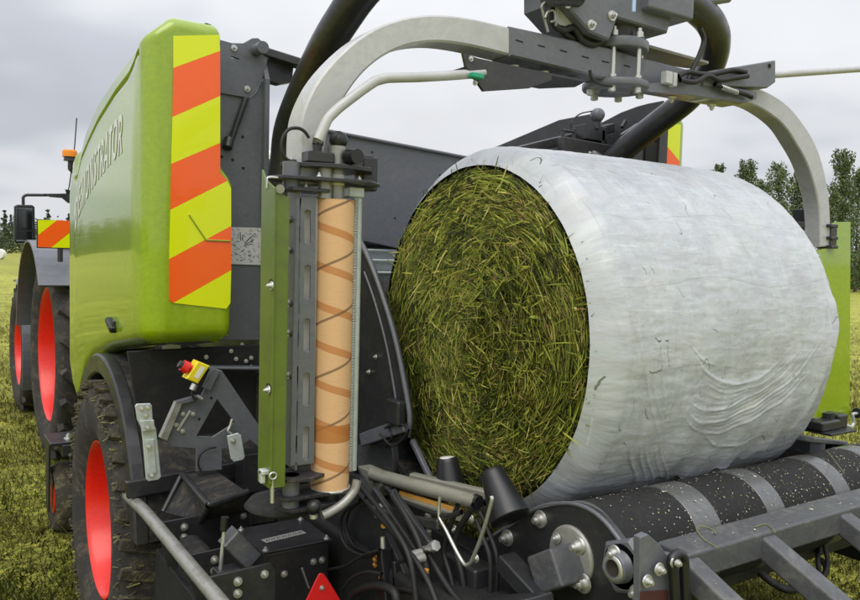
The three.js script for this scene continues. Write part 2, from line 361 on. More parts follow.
// pale wrapped bales lying far out in the field on the left
{
  const list = [[[5.47,2.111,-100.688], 'white wrapped bale far out in the field at the left edge'], [[9.613,2.001,-103.954], 'white wrapped bale far out in the field behind the tractor mirror'], [[6.617,1.331,-66.365], 'white wrapped bale in the field just below the striped tractor board']];
  for (const [spot, label] of list) {
    const pr = [[0, -0.6]]; for (let i = 0; i <= 6; i++) pr.push([0.52 + 0.09 * Math.sin(i / 6 * 1.57), -0.6 + 0.09 * (1 - Math.cos(i / 6 * 1.57))]);
    for (let i = 0; i <= 6; i++) pr.push([0.52 + 0.09 * Math.cos(i / 6 * 1.57), 0.51 + 0.09 * Math.sin(i / 6 * 1.57)]); pr.push([0, 0.6]);
    const m = mesh('field_bale', lathe(pr, 'x', [0, 0.6, 0], 28), M.white);
    m.position.set(spot[0], 0, spot[2]); m.rotation.y = spot[2] * 0.3;
    tag(m, label, 'bale', 'wrapped bales far out in the field');
  }
}

// ---------------------------------------------------------------- baler and wrapper (one machine)
const font = await new FontLoader().loadAsync('fonts/droid/droid_sans_bold.typeface.json');
const baler = thing('baler_wrapper', 'green and dark grey round baler with rotating bale wrapper, hitched behind the tractor', 'baler');
function lerpTable(tb, x) { for (let i = 0; i < tb.length - 1; i++) if (x >= tb[i][0] && x <= tb[i + 1][0]) { const t = (x - tb[i][0]) / (tb[i + 1][0] - tb[i][0]); return tb[i][1] + (tb[i + 1][1] - tb[i][1]) * t; } return x < tb[0][0] ? tb[0][1] : tb[tb.length - 1][1]; }
// moulded hood: horizontal section followed round the rear corner, lofted between its lower and upper edge
const HX = 1.48, HZ = -0.85;
const hoodTop = [[-2.62, 1.96], [-2.56, 2.06], [-2.50, 2.15], [-2.4, 2.27], [-2.13, 2.405], [-1.8, 2.50], [-1.35, 2.545], [-1.1, 2.565], [-0.98, 2.575], [-0.9, 2.58], [-0.8, 2.58]];
const hoodBot = [[-2.62, 1.20], [-2.5, 1.10], [-2.42, 1.02], [-2.3, 0.98], [-2.22, 1.02], [-2.05, 1.19], [-1.85, 1.27], [-1.5, 1.35], [-1.1, 1.41], [-0.95, 1.435], [-0.8, 1.45]];
const grooveY = [[-2.3, 2.14], [-2.16, 2.235], [-1.96, 2.30], [-1.72, 2.365], [-1.35, 2.43], [-1.11, 2.455], [-1.02, 2.485], [-0.97, 2.515]];
function hoodGeo() {
  const sec = []; // [x (negative side), z, nx, nz, side?]
  for (let i = 0; i <= 4; i++) { const a = i / 4 * 1.5708; sec.push([-HX + 0.10 * (1 - Math.sin(a)), -2.52 - 0.10 * Math.cos(a), -Math.sin(a), -Math.cos(a)]); }
  for (let i = 1; i <= 56; i++) sec.push([-HX, -2.52 + 1.59 * i / 57, -1, 0]);
  for (let i = 0; i <= 8; i++) { const a = i / 8 * 1.5708; sec.push([-HX + 0.085 * (1 - Math.cos(a)), -0.93 + 0.08 * Math.sin(a), -Math.cos(a), Math.sin(a)]); }
  for (let i = 1; i <= 8; i++) sec.push([-HX + 0.085 + 0.165 * i / 9, HZ, 0, 1]);
  for (let i = 0; i <= 5; i++) { const a = i / 5 * 1.5708; sec.push([-1.23 + 0.03 * Math.sin(a), HZ - 0.03 * (1 - Math.cos(a)), Math.sin(a), Math.cos(a)]); }
  sec.push([-1.20, -1.0, 1, 0], [-1.20, -1.3, 1, 0]);
  const rows = []; // [0..1 below the line, offset across it, 0..1 above it]
  for (let j = 0; j < 40; j++) rows.push(['b', j / 40]);
  for (const d of [-0.014, -0.009, -0.005, 0, 0.005, 0.009, 0.014]) rows.push(['g', d]);
  for (let j = 1; j <= 26; j++) rows.push(['a', Math.pow(j / 26, 0.8)]);
  const ns = sec.length, nr = rows.length, pos = [], idx = [];
  for (const t0 of rows) for (const [x0, z0, nx, nz] of sec) {
    const yb = lerpTable(hoodBot, z0), yt = lerpTable(hoodTop, z0) + 0.065 * Math.min(1, Math.max(0, (x0 + 1.485) / 0.11)) * sstep(-1.5, -1.0, z0);
    const gl = Math.min(yt - 0.05, lerpTable(grooveY, z0));
    const y = t0[0] === 'b' ? yb + (gl - 0.016 - yb) * t0[1] : t0[0] === 'g' ? gl + t0[1] : gl + 0.016 + (yt - gl - 0.016) * t0[1]; let off = 0;
    const dt = yt - y, db = y - yb, R = 0.05;
    if (dt < R) off -= R - Math.sqrt(Math.max(0, R * R - (R - dt) * (R - dt)));
    if (db < 0.06) off -= (0.06 - Math.sqrt(Math.max(0, 0.0036 - (0.06 - db) * (0.06 - db)))) * 0.8;
    let x = x0, z = z0;
    if (nx < -0.5 && z0 > -2.4) { // pressed line and the shoulder above it, a shallow belly below
      const gy = gl, fade = sstep(-2.36, -2.3, z0) * (1 - sstep(-0.98, -0.93, z0));
      if (t0[0] === 'g') off -= fade * 0.016 * (Math.abs(t0[1]) < 0.006 ? 1 : Math.abs(t0[1]) < 0.01 ? 0.75 : 0);
      if (y > gy) off -= fade * (y - gy) * 0.16;
      
      off += fade * 0.012 * Math.sin(Math.PI * Math.min(1, Math.max(0, (y - yb) / Math.max(0.1, gy - yb))));
    }
    if (z0 >= -0.96 && nz > 0.2 || nx > 0.3) { if (y < 2.06) x += 0.05 * sstep(-1.34, -1.22, x0); else if (y < 2.12) x += 0.05 * sstep(-1.34, -1.22, x0) * (1 - (y - 2.06) / 0.06); }
    pos.push(x + nx * off, y, z + nz * off);
  }
  for (let j = 0; j < nr - 1; j++) for (let i = 0; i < ns - 1; i++) { const a = j * ns + i; idx.push(a, a + 1, a + ns, a + 1, a + ns + 1, a + ns); }
  // cap over the top, underside
  for (const [row, flip] of [[nr - 1, false], [0, true]]) {
    const b = row * ns; let cx = pos.length / 3;
    for (let i = 0; i < ns; i++) pos.push(-1.262, pos[(b + i) * 3 + 1] + (flip ? 0.01 : 0), Math.min(-0.9, pos[(b + i) * 3 + 2]));
    for (let i = 0; i < ns - 1; i++) { const q = [b + i, b + i + 1, cx + i + 1, b + i, cx + i + 1, cx + i]; idx.push(...(flip ? q.reverse() : q)); }
  }
  const g = new THREE.BufferGeometry(); g.setAttribute('position', new THREE.Float32BufferAttribute(pos, 3)); g.setIndex(idx); g.computeVertexNormals(); return g;
}
const mirrorX = (g) => { const h = metreUV(g.clone()); h.scale(-1, 1, 1); const p = h.attributes.position.array, n = h.attributes.normal.array; for (let i = 0; i < p.length; i += 9) for (const a of [p, n]) for (let k = 0; k < 3; k++) { const t = a[i + 3 + k]; a[i + 3 + k] = a[i + 6 + k]; a[i + 6 + k] = t; } return h; };
const hood = mesh('side_hood', hoodGeo(), M.green, baler, 'glossy green moulded side hood with striped rear edge');
// striped warning film on the rear face of the hood
{
  const stripes = [['yellow', '[[-1.381,2.567],[-1.212,2.6],[-1.208,2.542],[-1.38,2.453]]'], ['orange', '[[-1.38,2.453],[-1.208,2.542],[-1.206,2.376],[-1.382,2.277]]'], ['yellow', '[[-1.382,2.277],[-1.206,2.376],[-1.204,2.201],[-1.385,2.107]]'],
    ['orange', '[[-1.385,2.107],[-1.204,2.201],[-1.203,2.089],[-1.175,2.061],[-1.387,1.94]]'], ['yellow', '[[-1.387,1.94],[-1.175,2.061],[-1.16,2.035],[-1.158,1.891],[-1.39,1.76]]'], ['orange', '[[-1.39,1.76],[-1.158,1.891],[-1.156,1.722],[-1.374,1.598],[-1.389,1.609]]'], ['yellow', '[[-1.374,1.598],[-1.156,1.722],[-1.158,1.595],[-1.174,1.573]]']];
  for (const [c, t] of stripes) mesh(c + '_stripe', plate('z', -0.846, JSON.parse(t), 0.0025, null, 0.0004), M[c], hood, 'fluorescent ' + c + ' warning stripe');
  mesh('crease', [rod([-1.319,1.925,-0.844], [-1.255,1.834,-0.844], 0.003), rod([-1.255,1.834,-0.844], [-1.162,1.833,-0.844], 0.003)], M.green, hood);
  const t = new TextGeometry('DEMONSTRATOR', { font, size: 0.2, depth: 0.0006, curveSegments: 4, bevelEnabled: false });
  t.computeBoundingBox(); const w = t.boundingBox.max.x;
  // runs towards the rear along the side; narrow capitals
  const p = t.attributes.position, z0 = -2.30, z1 = -1.17, k = (z1 - z0) / w;
  for (let i = 0; i < p.count; i++) {
    const u = p.getX(i), v = p.getY(i), d = p.getZ(i), z = z0 + u * k, y = lerpTable(grooveY, z) - 0.275 + v * 0.80 - 0.005;
    const yb = lerpTable(hoodBot, z), gy = lerpTable(grooveY, z), fade = sstep(-2.4, -2.3, z);
    p.setXYZ(i, -HX - 0.0016 - fade * 0.012 * Math.sin(Math.PI * (y - yb) / (gy - yb)) - d, y, z);
  }
  t.computeVertexNormals();
  mesh('lettering', t, std({ color: new THREE.Color().setRGB(0.72, 0.74, 0.70), roughness: 0.4 }), hood, 'white capital lettering along the green hood');
  mesh('latch_handle', [box([-1.495, 1.475, -1.35], [0.03, 0.03, 0.11], 0.01, [0.35, 0, 0]), box([-1.48, 1.47, -1.32], [0.03, 0.05, 0.03])], M.plastic, hood);
}
const hoodR = mesh('side_hood', mirrorX(hoodGeo()), M.green, baler, 'far side green hood with striped rear edge');
for (const [c, pts] of [['yellow', [[1.19, 2.56], [1.40, 2.56], [1.40, 2.36], [1.19, 2.50]]], ['orange', [[1.19, 2.50], [1.40, 2.36], [1.40, 2.10], [1.19, 2.24]]], ['yellow', [[1.19, 2.24], [1.40, 2.10], [1.40, 1.88], [1.17, 2.02]]], ['orange', [[1.17, 2.02], [1.40, 1.88], [1.40, 1.62], [1.13, 1.78]]]])
  mesh(c + '_stripe', plate('z', -0.846, pts, 0.0025, null, 0.0004), M[c], hoodR, 'fluorescent ' + c + ' warning stripe');

// chamber walls, rear frame
{
  const wp = [[-0.655,2.574],[-0.976,2.634],[-0.993,2.513],[-0.957,2.147],[-0.987,1.782],[-0.996,1.409]];
  const wall = mesh('frame_wall', [plate('x', -0.97, [[-2.6, 2.4], [-1.35, 2.6], [-1.05, 2.6], [-1.0, 2.5], [-1.0, 1.38], [-1.2, 1.3], [-2.6, 1.2]], 0.02)], M.grey, baler, 'dark grey side wall behind the green hood');
  const br = mesh('pivot_bracket', plate('z', -1.02, [[-1.177,2.632],[-1.104,2.625],[-1.058,2.632],[-1.021,2.658],[-0.996,2.663],[-0.957,2.641],[-0.952,2.59],[-0.968,2.518],[-1.005,2.441],[-1.035,2.417],[-1.174,2.422]], 0.02, [[[-1.111,2.576],[-1.074,2.57],[-1.07,2.563],[-1.107,2.565]]]), M.grey, baler);
  mesh('pivot_pin', rod([-1.004,2.613,-1.02], [-1.008,2.606,-0.93], 0.024), M.grey, br);
  bolt([-1.096,2.606,-1.018], 'z', br, 0.8); bolt([-1.04,2.452,-1.018], 'z', br, 0.8);
  mesh('lower_recess', plate('z', -1.03, [[-1.171,2.424],[-1.139,2.424],[-1.023,2.42],[-0.998,2.443],[-0.973,2.499],[-0.95,2.155],[-0.957,1.425],[-1.161,1.433]], 0.012), M.grey, br);
  mesh('strut_rod', rod([-1.045,2.415,-1.015], [-1.113,2.216,-1.015], 0.013, 0.011), M.black, br);
  mesh('strut_clevis', rod([-1.113,2.243,-1.015], [-1.126,2.205,-1], 0.02), M.black, br);
  for (const [x, y] of [[245, 143], [226, 164], [236, 166], [246, 173]]) mesh('bore', rod([x * 0.0045 - 2.155, 2.26 - (y - 143) * 0.0042, -1.04], [x * 0.0045 - 2.155, 2.26 - (y - 143) * 0.0042, -1.028], 0.006), M.interior, br);
  for (const b of [[-0.964,2.415,-1.028],[-0.957,2.244,-1.028],[-0.956,2.162,-1.028],[-0.954,2.064,-1.028],[-0.952,1.956,-1.028],[-0.96,1.894,-1.028],[-0.962,1.74,-1.028],[-0.964,1.552,-1.028]]) bolt(b, 'z', br, 0.45);
  for (const b of [[-1.04,1.407,-1.04],[-1.158,1.444,-1.04],[-1.108,1.451,-1.04],[-1.048,1.386,-1.04],[-1.018,1.376,-1.04],[-1.018,1.351,-1.04]]) bolt(b, 'z', br, 0.6);
  mesh('cross_arm', [bar([-0.967,2.617,-1.05], [-0.819,2.582,-1], 0.07, 0.035), plate('z', -1.04, [[-0.953,2.589],[-0.829,2.592],[-0.837,2.512],[-0.89,2.496],[-0.956,2.503]], 0.05)], M.black, baler, 'dark arm bridging from the pivot to the lifting tube');
  // pictogram sheet
  const cv = document.createElement('canvas'); cv.width = 256; cv.height = 300; const x = cv.getContext('2d');
  x.fillStyle = '#cfcfd0'; x.fillRect(0, 0, 256, 300); x.strokeStyle = '#3d3f44'; x.fillStyle = '#45474c';
  for (let i = 0; i < 90; i++) { x.lineWidth = rr(1.5, 4); x.beginPath(); const px = rr(8, 240), py = rr(10, 280); x.moveTo(px, py); x.lineTo(px + rr(-16, 16), py + rr(-12, 12)); x.lineTo(px + rr(-16, 16), py + rr(-12, 12)); x.stroke(); }
  for (const [a, b, c, d] of [[72, 40, 78, 110], [95, 60, 90, 105], [180, 60, 110, 130], [178, 108, 112, 138], [176, 134, 108, 148]]) { x.lineWidth = 7; x.beginPath(); x.moveTo(a, b); x.lineTo(c, d); x.stroke(); }
  for (let i = 0; i < 26; i++) { x.lineWidth = 2; x.beginPath(); x.arc(rr(15, 240), rr(15, 285), rr(3, 9), 0, 6.28); x.stroke(); }
  const ct = new THREE.CanvasTexture(cv); ct.colorSpace = THREE.SRGBColorSpace;
  const q = [[-1.098,1.892],[-0.962,1.894],[-0.968,1.74],[-1.1,1.742]];
  const sg = new THREE.BufferGeometry(); const P = (i) => [q[i][0], q[i][1], -1.024];
  sg.setAttribute('position', new THREE.Float32BufferAttribute([...P(3), ...P(2), ...P(1), ...P(3), ...P(1), ...P(0)], 3)); sg.setAttribute('uv', new THREE.Float32BufferAttribute([0, 0, 1, 0, 1, 1, 0, 0, 1, 1, 0, 1], 2)); sg.computeVertexNormals();
  const sh = new THREE.Mesh(sg, std({ map: ct, roughness: 0.5 })); sh.name = 'pictogram_sheet'; sh.userData.label = 'white sheet of printed warning pictograms'; br.add(sh);
  // far wall and the black ribbed inside of the far hood
  const fw = mesh('frame_wall', [plate('x', 0.95, [[-2.6, 2.4], [-1.35, 2.6], [-1.05, 2.6], [-1.0, 2.5], [-1.0, 1.38], [-2.6, 1.2]], 0.02), plate('z', -0.835, [[0.93, 2.46], [1.05, 2.53], [1.22, 2.57], [1.285, 2.56], [1.285, 1.5], [0.93, 1.5]], 0.02), plate('x', 1.19, [...hoodTop.map(([z, y]) => [z, y + 0.014 + 0.065 * sstep(-1.5, -1.0, z)]), [-0.85, 1.5], [-2.6, 1.5]], 0.012)], M.black, baler, 'black frame wall beside the far hood');
  for (const b of [[1.0, 2.44, -0.835], [1.24, 2.52, -0.835], [1.0, 2.28, -0.835], [1.24, 2.3, -0.835]]) bolt(b, 'z', fw, 0.7);
  mesh('pocket', [box([1.15, 2.37, -0.83], [0.10, 0.13, 0.012], 0.004)], M.interior, fw);
  // chamber body behind everything
  mesh('chamber', [box([0, 1.5, -1.75], [1.84, 0.9, 0.9], 0.02), box([0, 0.75, -1.9], [1.7, 0.5, 1.3], 0.02), box([0, 1.7, -2.2], [1.9, 1.2, 0.6], 0.1)], M.interior, baler, 'black baling chamber body');
  mesh('drawbar', bar([0, 0.75, -2.5], [0, 0.7, -4.6], 0.2, 0.2), M.grey, baler);
}
// tailgate cover
{
  const tg = mesh('tailgate_cover', [plate('z', -1.0, [[-0.851,2.331],[-0.652,2.319],[-0.019,2.278],[1.262,2.193],[1.298,1.597],[-0.311,1.828],[-0.618,1.873],[-0.843,1.907]], 0.03)], M.grey, baler, 'flat dark grey tailgate cover behind the bale');
  mesh('edge_lip', [rod([-0.853,2.33,-0.995], [1.257,2.192,-0.995], 0.008)], M.grey, tg);
  for (const b of [[-0.342,1.964,-1],[-0.468,2.25,-1],[-0.102,2.177,-1]]) bolt(b, 'z', tg, 0.3, M.black);
  mesh('recess', box([0.1, 1.80, -1.12], [1.5, 0.09, 0.08]), M.interior, baler);
  for (const [y, z] of [[1.815, -1.04], [1.77, -1.02], [1.715, -1.0]]) mesh('guide_rail', [bar([-0.85, y, z], [0.85, y, z], 0.05, 0.012), bar([-0.85, y - 0.025, z - 0.03], [0.85, y - 0.025, z - 0.03], 0.02, 0.05)], M.galv, baler);
  mesh('feed_roller', rod([-0.85, 1.62, -0.98], [0.85, 1.62, -0.98], 0.062, 0.062, 24), M.blackDirty, baler, 'dirty roller below the guide rails');
  mesh('feed_roller', rod([-0.85, 1.36, -0.9], [0.85, 1.36, -0.9], 0.11, 0.11, 24), M.blackDirty, baler);
  mesh('ramp', bar([0, 1.2, -0.85], [0, 0.92, -0.25], 1.3, 0.03), M.blackDirty, baler);
}
// work light and cables on the far side of the roof edge
{
  const top = mesh('roof_beam', [bar([0.428,2.343,-1.1], [1.124,2.543,-1.1], 0.05, 0.05), bar([0.513,2.308,-1.08], [1.052,2.466,-1.08], 0.04, 0.04), bar([0.647,2.354,-1], [1.254,2.333,-1], 0.05, 0.16), box([0.906,2.481,-1.05], [0.16, 0.08, 0.1])], M.black, baler, 'black beam and bracket carrying the round lamp');
  const c = [0.911,2.577,-1];
  const lamp = mesh('work_lamp', lathe([[0, 0.03], [0.026, 0.027], [0.036, 0.012], [0.038, -0.01], [0.03, -0.03], [0, -0.034]], 'z', c, 24), M.grey, top, 'round grey work lamp');
  mesh('lamp_stem', rod([c[0], c[1] - 0.03, c[2]], [c[0] - 0.005, c[1] - 0.075, c[2]], 0.012), M.black, top);
  mesh('lamp_cable', tube([[0.866,2.592,-1],[0.779,2.566,-1],[0.724,2.518,-1],[0.719,2.476,-1]], 0.004, 24, 6), M.hose, top);
  mesh('clip', [box([0.698,2.468,-1], [0.08, 0.012, 0.02]), box([0.664,2.444,-1], [0.012, 0.06, 0.022]), box([0.742,2.447,-1], [0.012, 0.08, 0.022])], M.black, top);
  mesh('plug', box([1.112,2.551,-1], [0.02, 0.05, 0.02], 0.004, [0, 0, -0.6]), M.black, top);
  bolt([0.794,2.356,-0.93], 'z', top, 0.6);
}
// wheels
M.tyre = std({ map: paintMap(S8(52, 50, 47), S8(120, 110, 88), 0.5, 500), roughness: 0.9, bumpMap: fineBump, bumpScale: 0.002 });
M.tyreMud = std({ map: paintMap(S8(62, 58, 48), S8(128, 122, 84), 0.8, 2500), roughness: 0.95, bumpMap: fineBump, bumpScale: 0.006 });
function wheel(R, w, rimR, lugs, muddy) { // outer side towards -x, centre at origin
  const g = new THREE.Group(), h = w / 2;
  const pr = [[rimR - 0.01, -h * 0.70], [rimR + 0.010, -h * 0.82], [rimR + (R - rimR) * 0.3, -h * 0.97], [rimR + (R - rimR) * 0.6, -h], [R - 0.05, -h * 0.95], [R - 0.012, -h * 0.84], [R, -h * 0.6], [R, h * 0.6], [R - 0.012, h * 0.84], [R - 0.05, h * 0.95], [rimR + (R - rimR) * 0.5, h], [rimR, h * 0.72]];
  const ty = mesh('tyre', lathe(pr, 'x', [0, 0, 0], 72), M.tyre, g);
  const L = [];
  for (let i = 0; i < lugs; i++) for (const s of [-1, 1]) {
    const a = (i + (s > 0 ? 0.5 : 0)) / lugs * 2 * Math.PI, lh = muddy ? 0.014 : 0.045;
    const b = new RoundedBoxGeometry(h * 1.02, lh * 2, muddy ? R * 0.075 : R * 0.07, 1, 0.006);
    b.rotateY(s * (muddy ? 0.25 : 0.75)); b.translate(s * h * 0.5, R - 0.004, s > 0 ? 0 : 0.0);
    b.rotateX(a); L.push(b);
  }
  const tr = mesh('tread', L, muddy ? M.tyreMud : M.tyre, g); tr.userData.kind = 'stuff';
  const rp = [[rimR + 0.006, -h * 0.84], [rimR - 0.004, -h * 0.845], [rimR - 0.018, -h * 0.72], [rimR - 0.035, -h * 0.45], [rimR - 0.05, -h * 0.1], [rimR - 0.06, h * 0.12], [rimR * 0.62, h * 0.2], [rimR * 0.5, h * 0.12], [rimR * 0.3, h * 0.12], [rimR * 0.28, -h * 0.1], [0, -h * 0.12]];
  const rim = mesh('rim', lathe(rp, 'x', [0, 0, 0], 56), M.red, g);
  for (let i = 0; i < 8; i++) bolt([h * 0.11, Math.cos(i * 0.785) * rimR * 0.4, Math.sin(i * 0.785) * rimR * 0.4], 'x', g, 1.2);
  return g;
}
{
  const w0 = wheel(0.60, 0.46, 0.335, 34, true); w0.name = 'wheel'; w0.position.set(-1.315, 0.605, -1.52); baler.add(w0);
  const w1 = wheel(0.60, 0.46, 0.335, 34, true); w1.name = 'wheel'; w1.position.set(1.315, 0.605, -1.52); w1.rotation.y = Math.PI; baler.add(w1);
  { // straw and mud crumbs stuck to the tyre shoulders
    const G = new THREE.BoxGeometry(0.032, 0.0025, 0.003), n = 1000, im = new THREE.InstancedMesh(G, std({ color: 0xffffff, roughness: 0.9 }), n), c = new THREE.Color();
    for (let i = 0; i < n; i++) {
      const a = rr(0, 6.283), side = rnd() < 0.5, R = side ? rr(0.52, 0.605) : 0.604, x = side ? -0.222 + 0.05 * Math.max(0, R - 0.56) / 0.045 - rr(0, 0.004) : rr(-0.2, 0.2);
      const q = new THREE.Quaternion().setFromEuler(new THREE.Euler(a + rr(-0.8, 0.8), rr(-0.5, 0.5), rr(-0.8, 0.8)));
      im.setMatrixAt(i, new THREE.Matrix4().compose(new THREE.Vector3(x, Math.cos(a) * R, Math.sin(a) * R), q, new THREE.Vector3(rr(0.4, 1.1), rr(0.6, 2), rr(0.6, 2.2))));
      const f = rr(0.6, 1.2); if (rnd() < 0.55) c.setRGB(0.20 * f, 0.19 * f, 0.08 * f); else c.setRGB(0.10 * f, 0.085 * f, 0.06 * f); im.setColorAt(i, c);
    }
    im.name = 'stuck_straw'; im.userData.kind = 'stuff'; im.castShadow = im.receiveShadow = true; w0.add(im);
  }
  mesh('axle', rod([-1.2, 0.605, -1.52], [1.2, 0.605, -1.52], 0.07), M.black, baler);
  for (const s of [-1, 1]) {
    const R0 = 0.665, n = 26, cz = -1.52, cy = 0.64;
    const outer = [], inner = [];
    for (let i = 0; i <= n; i++) { const a = (6 + 158 * i / n) * D2R; outer.push([cz + Math.cos(a) * (R0 + 0.02), cy + Math.sin(a) * (R0 + 0.02)]); inner.push([cz + Math.cos(a) * R0, cy + Math.sin(a) * R0]); }
    const ring = outer.concat(inner.reverse());
    const f = plate('x', s < 0 ? -1.49 : 0.96, ring, 0.53, null, 0.006);
    const fe = mesh('fender', [f, box([s * 0.99, 0.95, -1.5], [0.02, 0.7, 1.2])], M.blackDirty, baler, 'muddy black wheel fender');
    const lo = [], li = []; for (let i = 0; i <= n; i++) { const a = (6 + 158 * i / n) * D2R; lo.push([cz + Math.cos(a) * (R0 + 0.026), cy + Math.sin(a) * (R0 + 0.026)]); li.push([cz + Math.cos(a) * (R0 - 0.06), cy + Math.sin(a) * (R0 - 0.06)]); }
    mesh('fender_lip', plate('x', s < 0 ? -1.51 : 1.455, lo.concat(li.reverse()), 0.055, null, 0.008), M.black, fe, 'dark rubber edge of the fender');
  }
  // pick-up gauge wheel, small and muddy, with its bracket
  const gw = part('gauge_wheel', baler); gw.userData.label = 'small mud caked gauge wheel ahead of the main wheel';
  mesh('small_tyre', [lathe([[0.1, -0.10], [0.19, -0.115], [0.215, -0.07], [0.22, 0], [0.215, 0.07], [0.19, 0.115], [0.1, 0.1]], 'x', [-1.37, 0.22, -3.22], 30)], M.tyreMud, gw);
  mesh('red_hub', lathe([[0.1, -0.1], [0.09, -0.105], [0, -0.105]], 'x', [-1.375, 0.22, -3.22], 24), M.red, gw);
  mesh('wheel_bracket', [plate('x', -1.51, [[-3.28, 0.6], [-3.12, 0.6], [-3.16, 0.15], [-3.26, 0.15]], 0.012), box([-1.37, 0.60, -3.17], [0.29, 0.02, 0.3]), box([-1.3, 0.56, -3.1], [0.3, 0.07, 0.2])], M.black, gw);
  bolt([-1.40, 0.61, -3.12], 'y', gw, 1.6);
  mesh('pickup_guard', [box([0, 0.55, -3.1], [2.5, 0.3, 0.7], 0.05), rod([-1.2, 0.4, -3.1], [1.2, 0.4, -3.1], 0.2)], M.black, baler, 'black pick-up unit under the front of the baler');
}

// ---------------------------------------------------------------- wrapper: carrying tubes, rotary drive, turning arm, film dispensers
function smooth2(pts, n) { const c = new THREE.CatmullRomCurve3(pts.map((p) => new THREE.Vector3(p[0], p[1], 0)), false, 'centripetal'); return c.getPoints(n).map((p) => [p.x, p.y]); }
{
  const tl = [[-0.88, 1.75, -1.02], [-0.885, 2.0, -1.0], [-0.89, 2.18, -0.97], [-0.90, 2.31, -0.90], [-0.91, 2.46, -0.69], [-0.91, 2.60, -0.46], [-0.86, 2.73, -0.27], [-0.70, 2.82, -0.14], [-0.45, 2.85, -0.06], [-0.1, 2.85, -0.02]];
  const tr = [[0.93, 2.30, -0.93], [0.95, 2.40, -0.80], [0.97, 2.50, -0.63], [0.985, 2.60, -0.46], [0.94, 2.71, -0.31], [0.78, 2.80, -0.17], [0.52, 2.84, -0.07], [0.2, 2.85, -0.02]];
  mesh('carrying_tube', tube(tl, 0.062, 60, 20), M.black, baler, 'thick black bent tube rising beside the light grey arch');
  const ct = mesh('carrying_tube', tube(tr, 0.062, 60, 20), M.black, baler, 'thick black bent tube looping above the bale');
  mesh('flange', [bar([0.90, 2.29, -0.95], [0.915, 2.31, -0.925], 0.17, 0.17, 0.02)], M.grey, ct);
  mesh('lower_tube', rod([0.92, 2.30, -0.93], [0.80, 1.95, -0.98], 0.07), M.black, ct);
}
const HUB = [0.0, 0, 0.0];
{
  // rotary drive on top
  const d = part('rotary_drive', baler); d.userData.label = 'dark gearbox and motor hanging over the bale';
  mesh('housing', [plate('z', 0.10, [[-0.375,2.782],[-0.368,2.654],[-0.236,2.573],[-0.14,2.562],[-0.105,2.644],[0.156,2.638],[0.174,2.688],[0.16,2.901]], 0.2, null, 0.006), box([0.13, 2.80, 0.02], [0.24, 0.22, 0.24], 0.012)], M.grey, d);
  mesh('side_motor', [rod([-0.261,2.725,0.06], [-0.256,2.755,-0.1], 0.05), rod([-0.43,2.661,0.1], [-0.298,2.687,0.1], 0.042)], M.black, d);
  mesh('bearing_neck', rod([HUB[0], 2.58, 0], [HUB[0], 2.71, 0], 0.07, 0.08, 28), M.black, d);
  for (const b of [[-0.234,2.596,0.101],[-0.136,2.645,0.101],[-0.347,2.648,0.101]]) bolt(b, 'z', d, 1.1);
  mesh('level_glass', box([-0.071,2.685,0.14], [0.014, 0.05, 0.01]), std({ color: new THREE.Color().setRGB(0.45, 0.6, 0.9), roughness: 0.2 }), d, 'small blue and white sight strip');
  mesh('side_arm', [rod([0.193,2.763,0], [0.693,2.909,-0.05], 0.026, 0.02)], M.grey, d);
  const f = mesh('upper_flange', lathe([[0, -0.018], [0.108, -0.018], [0.114, -0.012], [0.114, 0.014], [0.108, 0.020], [0, 0.020]], 'y', [HUB[0], 2.576, 0], 40), M.grey, d);
  mesh('lower_flange', lathe([[0, -0.028], [0.05, -0.028], [0.055, -0.014], [0.118, -0.014], [0.122, -0.008], [0.122, 0.008], [0.116, 0.014], [0, 0.014]], 'y', [HUB[0], 2.436, 0], 40), M.grey, d);
  for (let i = 0; i < 6; i++) {
    const a = i / 6 * 6.283 + 1.45, x = HUB[0] + Math.cos(a) * 0.096, z = Math.sin(a) * 0.096;
    mesh('stud', [rod([x, 2.40, z], [x, 2.63, z], 0.0085, 0.0085, 10), rod([x, 2.597, z], [x, 2.616, z], 0.016, 0.016, 6), rod([x, 2.450, z], [x, 2.462, z], 0.015, 0.015, 6), rod([x, 2.402, z], [x, 2.421, z], 0.015, 0.015, 6)], M.zinc, d);
  }
  mesh('hose_loop', tube([[-0.23,2.446,0.1],[-0.219,2.421,0.1],[-0.18,2.406,0.1],[-0.122,2.407,0.1]], 0.006, 20, 8), M.hose, d);
  for (const q of ['[[-0.36,2.679,0.06],[-0.374,2.597,0.06],[-0.328,2.572,0.06],[-0.273,2.589,0.06],[-0.234,2.555,0.06],[-0.167,2.552,0.06],[-0.121,2.609,0.06],[-0.104,2.66,0.06]]', '[[-0.296,2.683,0.04],[-0.319,2.592,0.04],[-0.262,2.561,0.04],[-0.206,2.577,0.04],[-0.166,2.55,0.04],[-0.109,2.58,0.04],[-0.072,2.643,0.04]]', '[[-0.305,2.686,0.02],[-0.273,2.591,0.02],[-0.214,2.553,0.02],[-0.148,2.578,0.02],[-0.083,2.66,0.02]]']) mesh('hose', tube(JSON.parse(q), 0.012, 40, 8), M.hose, d);
  mesh('guard_plate', box([-0.316,2.617,0.05], [0.07, 0.06, 0.02]), M.silver, d);
  mesh('lock_pin_loop', tube([[-0.407,2.547,0.08],[-0.432,2.608,0.08],[-0.437,2.626,0.08],[-0.416,2.643,0.08],[-0.376,2.641,0.08],[-0.373,2.573,0.08]], 0.0045, 40, 8), M.steel, d, 'bent wire loop above the arm');
  mesh('lock_pin_loop', tube([[-0.431,2.586,0.09],[-0.419,2.608,0.09],[-0.393,2.616,0.09],[-0.387,2.588,0.09],[-0.409,2.577,0.09]], 0.004, 30, 8), M.steel, d);
